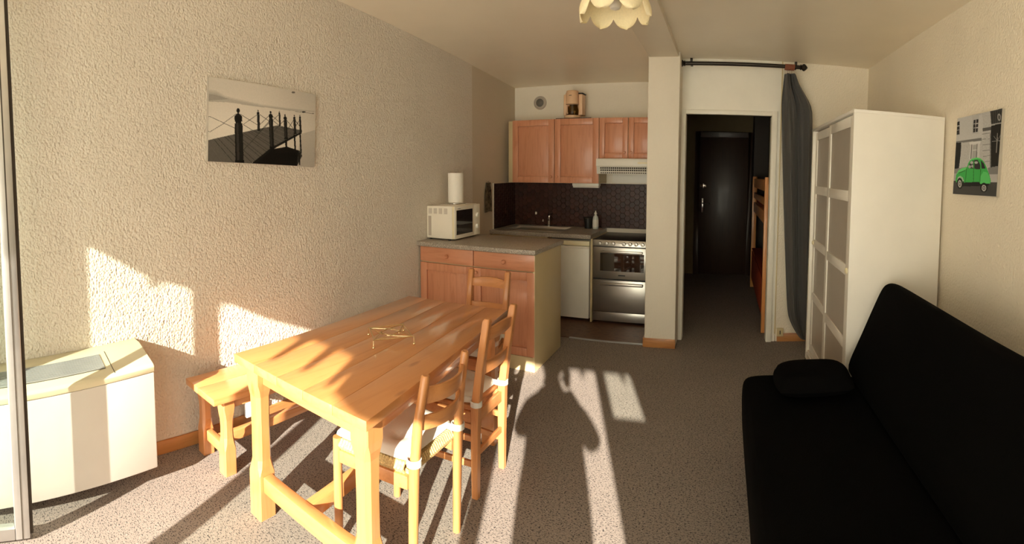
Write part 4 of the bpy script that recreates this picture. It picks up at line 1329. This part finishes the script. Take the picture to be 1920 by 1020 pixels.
def canvas(name, paint, origin, udir, vdir, nrm, w, h, thick, root_loc, label, side_col, crop_wrap=0):
    """stretched canvas: printed front grid on a box-shaped body"""
    root = empty(name, root_loc, label, 'picture')
    O, U, V, Nn = Vector(origin), Vector(udir), Vector(vdir), Vector(nrm)
    b = B()
    c = [O, O + U * w, O + U * w + V * h, O + V * h]
    b.loft([[p + Nn * 0.001 for p in c], [p + Nn * thick for p in c]])
    build('canvas_body', b, side_col, root, 0.0)
    me = bpy.data.meshes.new('print')
    W_, H_ = paint.w, paint.h
    off = Vector(root_loc)
    P = np.array(O - off)[None, None, :] + paint.u[..., None] * np.array(U * w) + paint.v[..., None] * np.array(V * h) + np.array(Nn) * (thick + 0.0006)
    idx = np.arange(W_ * H_).reshape(H_, W_)
    q = np.stack([idx[:-1, :-1], idx[1:, :-1], idx[1:, 1:], idx[:-1, 1:]], -1).reshape(-1, 4)
    me.from_pydata(P.reshape(-1, 3).tolist(), [], q.tolist())
    ca = me.color_attributes.new('print', 'FLOAT_COLOR', 'POINT')
    rgba = np.ones((W_ * H_, 4))
    rgba[:, :3] = np.clip(paint.c.reshape(-1, 3), 0, 1) ** 2.2
    ca.data.foreach_set('color', rgba.ravel())
    me.materials.append(M['print'])
    if (me.polygons[0].normal - Nn).length > 1:
        me.flip_normals()
    o = bpy.data.objects.new('print', me)
    COL.objects.link(o)
    o.parent = root
    return root

rng = np.random.default_rng(3)
# jetty on a misty lake, black and white
P1 = Paint(300, 180, homog([(135, 108), (1140, 285), (1090, 922), (112, 892)]))
base = 0.75 + 0.07 * np.clip((P1.v - 0.05) / 0.5, 0, 1) - 0.06 * np.clip((P1.v - 0.6) / 0.4, 0, 1)
base += 0.05 * np.sin(P1.u * 3 + 0.6)
P1.c[:] = base[..., None]
for k in range(6):
    P1.poly([(112, 225 + 8 * k), (200, 240 + 6 * k), (290, 292 + 5 * k), (420, 325 + 5 * k), (620, 372 + 4 * k), (880, 408 + 3 * k), (1120, 430 + 2 * k), (1120, 440), (880, 432), (560, 392), (300, 355), (112, 345)], 0.52, 0.10)
P1.poly([(112, 270), (210, 285), (330, 325), (112, 338)], 0.5, 0.45)
P1.ell(935, 267, 17, 9, 0.3, 0.8)
P1.line((940, 438), (1115, 456), 4, 0.35)
P1.ell(1020, 443, 18, 7, 0.25)
P1.poly([(700, 780), (850, 752), (965, 785), (985, 830), (930, 925), (500, 920)], 0.07)
P1.poly([(980, 640), (1115, 600), (1115, 930), (930, 930)], 0.5, 0.35)
P1.poly([(100, 705), (380, 645), (640, 590), (770, 566), (995, 606), (992, 632), (712, 772), (505, 915), (100, 915)], 0.36)
for k in range(30):
    t_ = k / 29
    a_ = np.array((100, 700)) * (1 - t_ ** 0.7) + np.array((800, 568)) * t_ ** 0.7
    e_ = np.array((330, 1010)) * (1 - t_ ** 0.62) + np.array((992, 618)) * t_ ** 0.62
    P1.line(a_, e_, 5 * (1 - 0.75 * t_), 0.12 if k % 3 else 0.40, 0.6)
P1.poly([(505, 918), (712, 760), (992, 618), (992, 634), (712, 785), (545, 918)], 0.10)
for x_, y_, h_, w_ in ((846, 690, 160, 18), (925, 645, 150, 15), (976, 628, 180, 13), (716, 770, 90, 20), (958, 800, 110, 12)):
    P1.rect(x_ - w_ / 2, y_, x_ + w_ / 2, y_ + h_, 0.08)
ROPE = [((112, 490), (132, 482), (272, 545), (395, 462)), ((112, 612), (132, 628), (275, 548), (375, 592)), ((430, 465), (600, 570)), ((455, 560), (600, 465)), ((455, 560), (590, 640), (700, 530)), ((610, 465), (700, 530)), ((612, 560), (695, 485)),
        ((735, 485), (790, 535)), ((735, 520), (790, 470)), ((730, 520), (835, 600)), ((735, 620), (838, 520)), ((862, 520), (915, 590)), ((865, 600), (922, 520)), ((940, 520), (975, 570)), ((940, 570), (976, 520)), ((450, 790), (700, 540))]
for rp in ROPE:
    for a_, e_ in zip(rp[:-1], rp[1:]):
        P1.line(a_, e_, 5, 0.22, 0.85)
def post(x, y0, y1, w):
    P1.rect(x - w * 0.36, y0 + w * 1.5, x + w * 0.36, y1, 0.11)
    P1.rect(x - w * 0.5, y0 + w * 1.8, x + w * 0.5, y1, 0.13)
    P1.rect(x - w * 0.30, y0 + w * 1.75, x - w * 0.02, y1, 0.22)
    P1.rect(x - w * 0.48, y0 + w * 0.95, x + w * 0.48, y0 + w * 1.6, 0.10)
    P1.poly([(x - w * 0.48, y0 + w * 0.98), (x, y0 + w * 0.5), (x + w * 0.48, y0 + w * 0.98)], 0.12)
    P1.ell(x, y0 + w * 0.28, w * 0.22, w * 0.30, 0.08)
    P1.rect(x - w * 0.58, y1 - w * 0.5, x + w * 0.58, y1, 0.09)
for x_, y0, y1, w_ in ((797, 438, 568, 16), (600, 428, 615, 24), (983, 470, 622, 18), (932, 470, 640, 22), (848, 465, 688, 30), (716, 437, 772, 38), (412, 412, 915, 76)):
    post(x_, y0, y1, w_)
P1.c += rng.normal(0, 0.012, P1.c.shape[:2])[..., None]
P1.c *= np.array((1.0, 0.97, 0.92))
an = math.radians(-3.0)
ud, vd = Vector((0, math.cos(an), math.sin(an))), Vector((0, math.sin(an), -math.cos(an)))
pcn = Vector((0.0, 1.722, 1.797))
pw, ph_ = 0.79, 0.47
org = pcn - ud * pw / 2 - vd * ph_ / 2
canvas('jetty_picture', P1, org, ud, vd, (1, 0, 0), pw, ph_, 0.020, (0.0, 1.72, 1.56), 'black and white canvas print of a wooden jetty on the rough wall', M['hall_dark'] if False else plain('canvas_side', (0.42, 0.38, 0.32), 0.8))

# green car in front of a stone town house
P2 = Paint(190, 175, homog([(128, 110), (617, 35), (505, 965), (53, 912)]))
P2.c[:] = 0.62
P2.c += rng.normal(0, 0.03, P2.c.shape[:2])[..., None]
P2.rect(100, 90, 400, 360, 0.68, 0.6)
P2.poly([(105, 360), (380, 340), (380, 372), (103, 378)], 0.38)
P2.poly([(395, 235), (490, 225), (490, 265), (395, 275)], 0.30)
for k in range(6):
    P2.line((385, 300 + 60 * k), (475, 295 + 60 * k), 5, 0.36)
P2.poly([(485, 60), (630, 30), (600, 200), (490, 210)], 0.20)
for k in range(5):
    P2.line((505 + 24 * k, 60), (500 + 22 * k, 205), 6, 0.10)
P2.ell(578, 130, 18, 40, 0.55)
P2.ell(578, 130, 9, 26, 0.2)
P2.line((488, 208), (602, 192), 12, 0.55)
P2.poly([(490, 215), (600, 200), (575, 400), (540, 660), (462, 660), (480, 300)], 0.09)
P2.poly([(480, 300), (462, 700), (450, 700), (470, 300)], 0.45)
P2.line((488, 388), (580, 384), 9, 0.5)
P2.line((552, 300), (528, 510), 8, 0.5)
P2.line((510, 330), (545, 385), 5, 0.45)
P2.line((585, 320), (545, 385), 5, 0.45)
P2.poly([(112, 150), (158, 135), (150, 300), (108, 305)], 0.65)
P2.poly([(120, 150), (150, 142), (143, 288), (112, 290)], 0.15)
P2.poly([(290, 95), (365, 85), (350, 290), (280, 295)], 0.62)
P2.poly([(302, 140), (354, 135), (342, 272), (290, 278)], 0.13)
for k in (1, 2):
    P2.line((296, 140 + 45 * k), (350, 136 + 45 * k), 7, 0.66)
    P2.line((115, 150 + 45 * k), (150, 146 + 45 * k), 6, 0.66)
P2.line((328, 138), (316, 275), 6, 0.6)
P2.poly([(100, 375), (160, 375), (150, 500), (125, 655), (78, 655)], 0.08)
P2.poly([(245, 378), (370, 372), (362, 400), (250, 405)], 0.72)
P2.poly([(255, 405), (362, 400), (345, 560), (238, 565)], 0.68)
for x_ in (272, 330):
    P2.line((x_, 405), (x_ - 16, 560), 10, 0.35)
P2.poly([(285, 410), (325, 408), (312, 555), (270, 558)], 0.56)
P2.line((280, 470), (322, 468), 5, 0.8)
P2.poly([(50, 655), (210, 640), (210, 720), (50, 725)], 0.45)
P2.poly([(430, 665), (545, 650), (535, 735), (440, 730)], 0.42)
P2.poly([(440, 730), (540, 735), (525, 825), (440, 820)], 0.60)
P2.poly([(50, 705), (100, 700), (90, 780), (45, 780)], 0.58)
P2.poly([(40, 775), (530, 822), (520, 1000), (40, 1000)], 0.22)
G, GD, GL = (0.20, 0.58, 0.27), (0.10, 0.36, 0.15), (0.34, 0.72, 0.40)
P2.poly([(90, 790), (350, 800), (440, 830), (430, 850), (110, 840)], 0.07)
P2.poly([(85, 775), (95, 715), (120, 672), (165, 648), (212, 642), (232, 592), (262, 560), (320, 546), (362, 560), (395, 600), (420, 660), (445, 735), (458, 800), (448, 828), (345, 828), (338, 805), (190, 800), (178, 806), (165, 750), (140, 728), (112, 745), (98, 800)], G)
P2.poly([(95, 715), (120, 672), (165, 648), (210, 645), (190, 675), (130, 690)], GL)
P2.line((120, 700), (192, 676), 9, GD)
P2.poly([(242, 575), (270, 556), (322, 547), (360, 560), (385, 585), (350, 568), (310, 562), (262, 572)], GL)
P2.poly([(222, 655), (250, 590), (284, 574), (282, 662)], 0.14)
P2.poly([(291, 572), (330, 576), (354, 625), (352, 672), (289, 668)], 0.14)
P2.poly([(362, 580), (392, 615), (408, 672), (366, 670)], 0.14)
P2.ell(265, 598, 18, 14, 0.6)
P2.ell(240, 640, 16, 16, 0.55)
P2.ell(272, 636, 14, 16, 0.55)
P2.ell(312, 600, 18, 14, 0.6)
P2.line((284, 574), (276, 798), 6, GD)
P2.line((357, 672), (345, 800), 6, GD)
P2.line((206, 660), (190, 798), 6, GD)
P2.poly([(345, 828), (352, 745), (385, 700), (425, 712), (448, 770), (450, 828)], GL, 0.7)
P2.poly([(165, 805), (150, 735), (125, 728), (100, 760), (92, 800), (112, 740), (140, 735)], GL)
for cx2, cy2, rx, ry in ((130, 808, 31, 58), (382, 866, 38, 50)):
    P2.ell(cx2, cy2, rx, ry, 0.05)
    P2.ell(cx2, cy2 + 4, rx * 0.62, ry * 0.66, 0.62)
    P2.ell(cx2, cy2 + 4, rx * 0.40, ry * 0.42, 0.30)
    P2.ell(cx2, cy2 + 4, rx * 0.2, ry * 0.2, 0.6)
P2.c = np.clip(P2.c * 1.12 + 0.02, 0, 1)
ud2, vd2 = Vector((0, -1, 0.012)).normalized(), Vector((0, 0.04, -1)).normalized()
ctr2 = Vector((XW, 2.224, 1.646))
canvas('car_picture', P2, ctr2 - ud2 * 0.2325 - vd2 * 0.214, ud2, vd2, (-1, 0, 0), 0.465, 0.428, 0.018, (XW, 2.224, 1.44), 'canvas print of a green car before a grey house on the right wall', bpy.data.materials['canvas_side'])

# ------------------------------------------------------------------ bunk bed in the hallway
bb_ = empty('bunk_bed', (3.2, 5.5, 0), 'orange pine bunk bed in the dark hallway behind the door jamb', 'bed')
for x in (2.802, 3.575):
    for y in (4.535, 6.44):
        build('post', B().box(x - 0.03, x + 0.03, y - 0.025, y + 0.025, 0, 1.48), M['bunk'], bb_, 0.006)
def side_boards(x):
    for z0, z1 in ((0.26, 0.38), (1.02, 1.14), (1.20, 1.27), (1.34, 1.45)):
        build('side_board', B().box(x - 0.013, x + 0.013, 4.561, 6.414, z0, z1), M['bunk'], bb_, 0.004)
side_boards(2.802)
side_boards(3.575)
for y in (4.535, 6.44):
    for z0, z1 in ((0.26, 0.38), (1.02, 1.14), (1.34, 1.45)):
        build('end_board', B().box(2.833, 3.544, y - 0.012, y + 0.012, z0, z1), M['bunk'], bb_, 0.004)
mt1 = build('mattress', B().box(2.822, 3.555, 4.57, 6.40, 0.385, 0.53), M['red'], bb_, 0.03, seg=3)
mt2 = build('mattress', B().box(2.822, 3.555, 4.57, 6.40, 1.145, 1.25), M['red'], bb_, 0.03, seg=3)
b = B().box(2.82, 3.558, 4.565, 6.41, 1.10, 1.12)
build('bed_base', B().box(2.822, 3.555, 4.565, 6.41, 0.355, 0.380).box(2.822, 3.555, 4.565, 6.41, 1.115, 1.140), M['bunk'], bb_)
build('bedspread_drop', B().box(2.779, 2.787, 4.62, 6.35, 0.14, 0.50).box(2.779, 2.9, 4.62, 6.35, 0.5305, 0.538), M['red'], bb_, 0.002)

# ------------------------------------------------------------------ the photographer, standing behind the viewpoint
pe = empty('person', (2.50, -0.36, 0), 'person in dark clothes standing in the open balcony door', 'person')
def skin_mesh(name, joints, edges, mat, parent, root_i=0, levels=2):
    me = bpy.data.meshes.new(name)
    off = Vector(parent.location)
    me.from_pydata([tuple(Vector(j[0]) - off) for j in joints], edges, [])
    o = bpy.data.objects.new(name, me)
    COL.objects.link(o)
    o.parent = parent
    me.materials.append(mat)
    sk_ = o.modifiers.new('skin', 'SKIN')
    sk_.use_smooth_shade = True
    for i, j in enumerate(joints):
        me.skin_vertices[0].data[i].radius = (j[1], j[2] if len(j) > 2 else j[1])
        me.skin_vertices[0].data[i].use_root = (i == root_i)
    sb = o.modifiers.new('subdivision', 'SUBSURF')
    sb.levels = sb.render_levels = levels
    return o
X0, Y0 = 2.495, -0.36
J = [((X0, Y0, 0.96), 0.172, 0.115), ((X0, Y0, 1.12), 0.178, 0.115), ((X0, Y0, 1.25), 0.185, 0.11), ((X0 - 0.01, Y0, 1.36), 0.12, 0.08), ((X0 - 0.02, Y0 + 0.02, 1.46), 0.055, 0.055), ((X0 - 0.03, Y0 + 0.05, 1.52), 0.058, 0.06)]
E_ = [(0, 1), (1, 2), (2, 3), (3, 4), (4, 5)]
def chain(start, pts):
    last = start
    for p in pts:
        J.append(p)
        E_.append((last, len(J) - 1))
        last = len(J) - 1
    return last
for s in (-1, 1):
    chain(0, [((X0 + s * 0.095, Y0, 0.86), 0.088), ((X0 + s * 0.10, Y0 + 0.02, 0.50), 0.062), ((X0 + s * 0.105, Y0, 0.26), 0.052), ((X0 + s * 0.105, Y0 - 0.02, 0.075), 0.040), ((X0 + s * 0.115, Y0 + 0.09, 0.042), 0.040, 0.034), ((X0 + s * 0.12, Y0 + 0.16, 0.032), 0.036, 0.026)])
    hand = chain(3, [((X0 + s * 0.165, Y0, 1.325), 0.060), ((X0 + s * 0.225, Y0 + 0.03, 1.19), 0.055), ((X0 - 0.03 + s * 0.15, Y0 + 0.15, 1.26), 0.038), ((X0 - 0.08 + s * 0.085, Y0 + 0.235, 1.36), 0.026)])
skin_mesh('body', J, E_, M['coat'], pe)
HX, HY, HZ = X0 - 0.035, Y0 + 0.06, 1.615
hb_ = B()
prof_h = [(0.001, -0.115), (0.040, -0.105), (0.062, -0.07), (0.072, -0.02), (0.078, 0.03), (0.074, 0.075), (0.05, 0.105), (0.001, 0.118)]
rings = []
for r_, h_ in prof_h:
    rings.append([(HX + r_ * math.cos(a) * 0.95, HY + r_ * math.sin(a) * 1.18 + (0.012 if h_ < -0.05 and math.sin(a) > 0 else 0), HZ + h_) for a in [2 * math.pi * k / 20 for k in range(20)]])
hb_.loft(rings)
head = build('head', hb_, M['skin'], pe)
build('nose', B().loft([[(HX - 0.006, HY + 0.086, HZ + 0.01), (HX + 0.006, HY + 0.086, HZ + 0.01), (HX, HY + 0.094, HZ + 0.012)], [(HX - 0.015, HY + 0.078, HZ - 0.035), (HX + 0.015, HY + 0.078, HZ - 0.035), (HX, HY + 0.112, HZ - 0.03)]]), M['skin'], head)
for s in (-1, 1):
    build('ear', B().lathe([(0.001, 0), (0.012, 0.003), (0.018, 0.008), (0.001, 0.012)], (HX + s * 0.070 - 0.006, HY - 0.005, HZ - 0.01), 'x', 12), M['skin'], head)
    build('eye', sphere((HX + s * 0.028, HY + 0.082, HZ + 0.008), 0.010, 10, 6), M['label'], head)
build('mouth', B().box(HX - 0.022, HX + 0.022, HY + 0.080, HY + 0.088, HZ - 0.064, HZ - 0.056), M['red'], head, 0.003)
rings = []
for r_, h_ in ((0.060, -0.09), (0.080, -0.03), (0.086, 0.03), (0.082, 0.08), (0.056, 0.114), (0.001, 0.128)):
    rings.append([(HX + r_ * math.cos(a) * 0.98, HY - 0.022 + r_ * math.sin(a) * (1.12 if h_ < 0.06 else 1.28) * (0.35 if (h_ < 0.06 and math.sin(a) > 0.2) else 1.0), HZ + h_) for a in [2 * math.pi * k / 20 for k in range(20)]])
build('hair', B().loft(rings), M['hair'], pe)
# raised hands, fingers lightly curled
for s in (-1, 1):
    wx, wy, wz = X0 - 0.08 + s * 0.085, Y0 + 0.240, 1.365
    HJ = [((wx, wy, wz), 0.022, 0.018), ((wx - s * 0.008, wy + 0.022, wz + 0.040), 0.028, 0.014), ((wx - s * 0.014, wy + 0.032, wz + 0.075), 0.032, 0.012)]
    HE = [(0, 1), (1, 2)]
    for f_i, (dx, ln_) in enumerate(((-0.026, 0.060), (-0.009, 0.070), (0.009, 0.066), (0.025, 0.052))):
        k0 = len(HJ)
        bx_ = wx - s * 0.014 + dx
        HJ += [((bx_, wy + 0.036, wz + 0.090), 0.0085), ((bx_ - s * 0.012, wy + 0.034, wz + 0.090 + ln_ * 0.55), 0.008), ((bx_ - s * 0.030, wy + 0.026, wz + 0.090 + ln_ * 0.8), 0.007)]
        HE += [(2, k0), (k0, k0 + 1), (k0 + 1, k0 + 2)]
    k0 = len(HJ)
    HJ += [((wx - s * 0.040, wy + 0.020, wz + 0.045), 0.010), ((wx - s * 0.058, wy + 0.016, wz + 0.068), 0.008)]
    HE += [(1, k0), (k0, k0 + 1)]
    skin_mesh('hand', HJ, HE, M['skin'], pe, 0, 1)
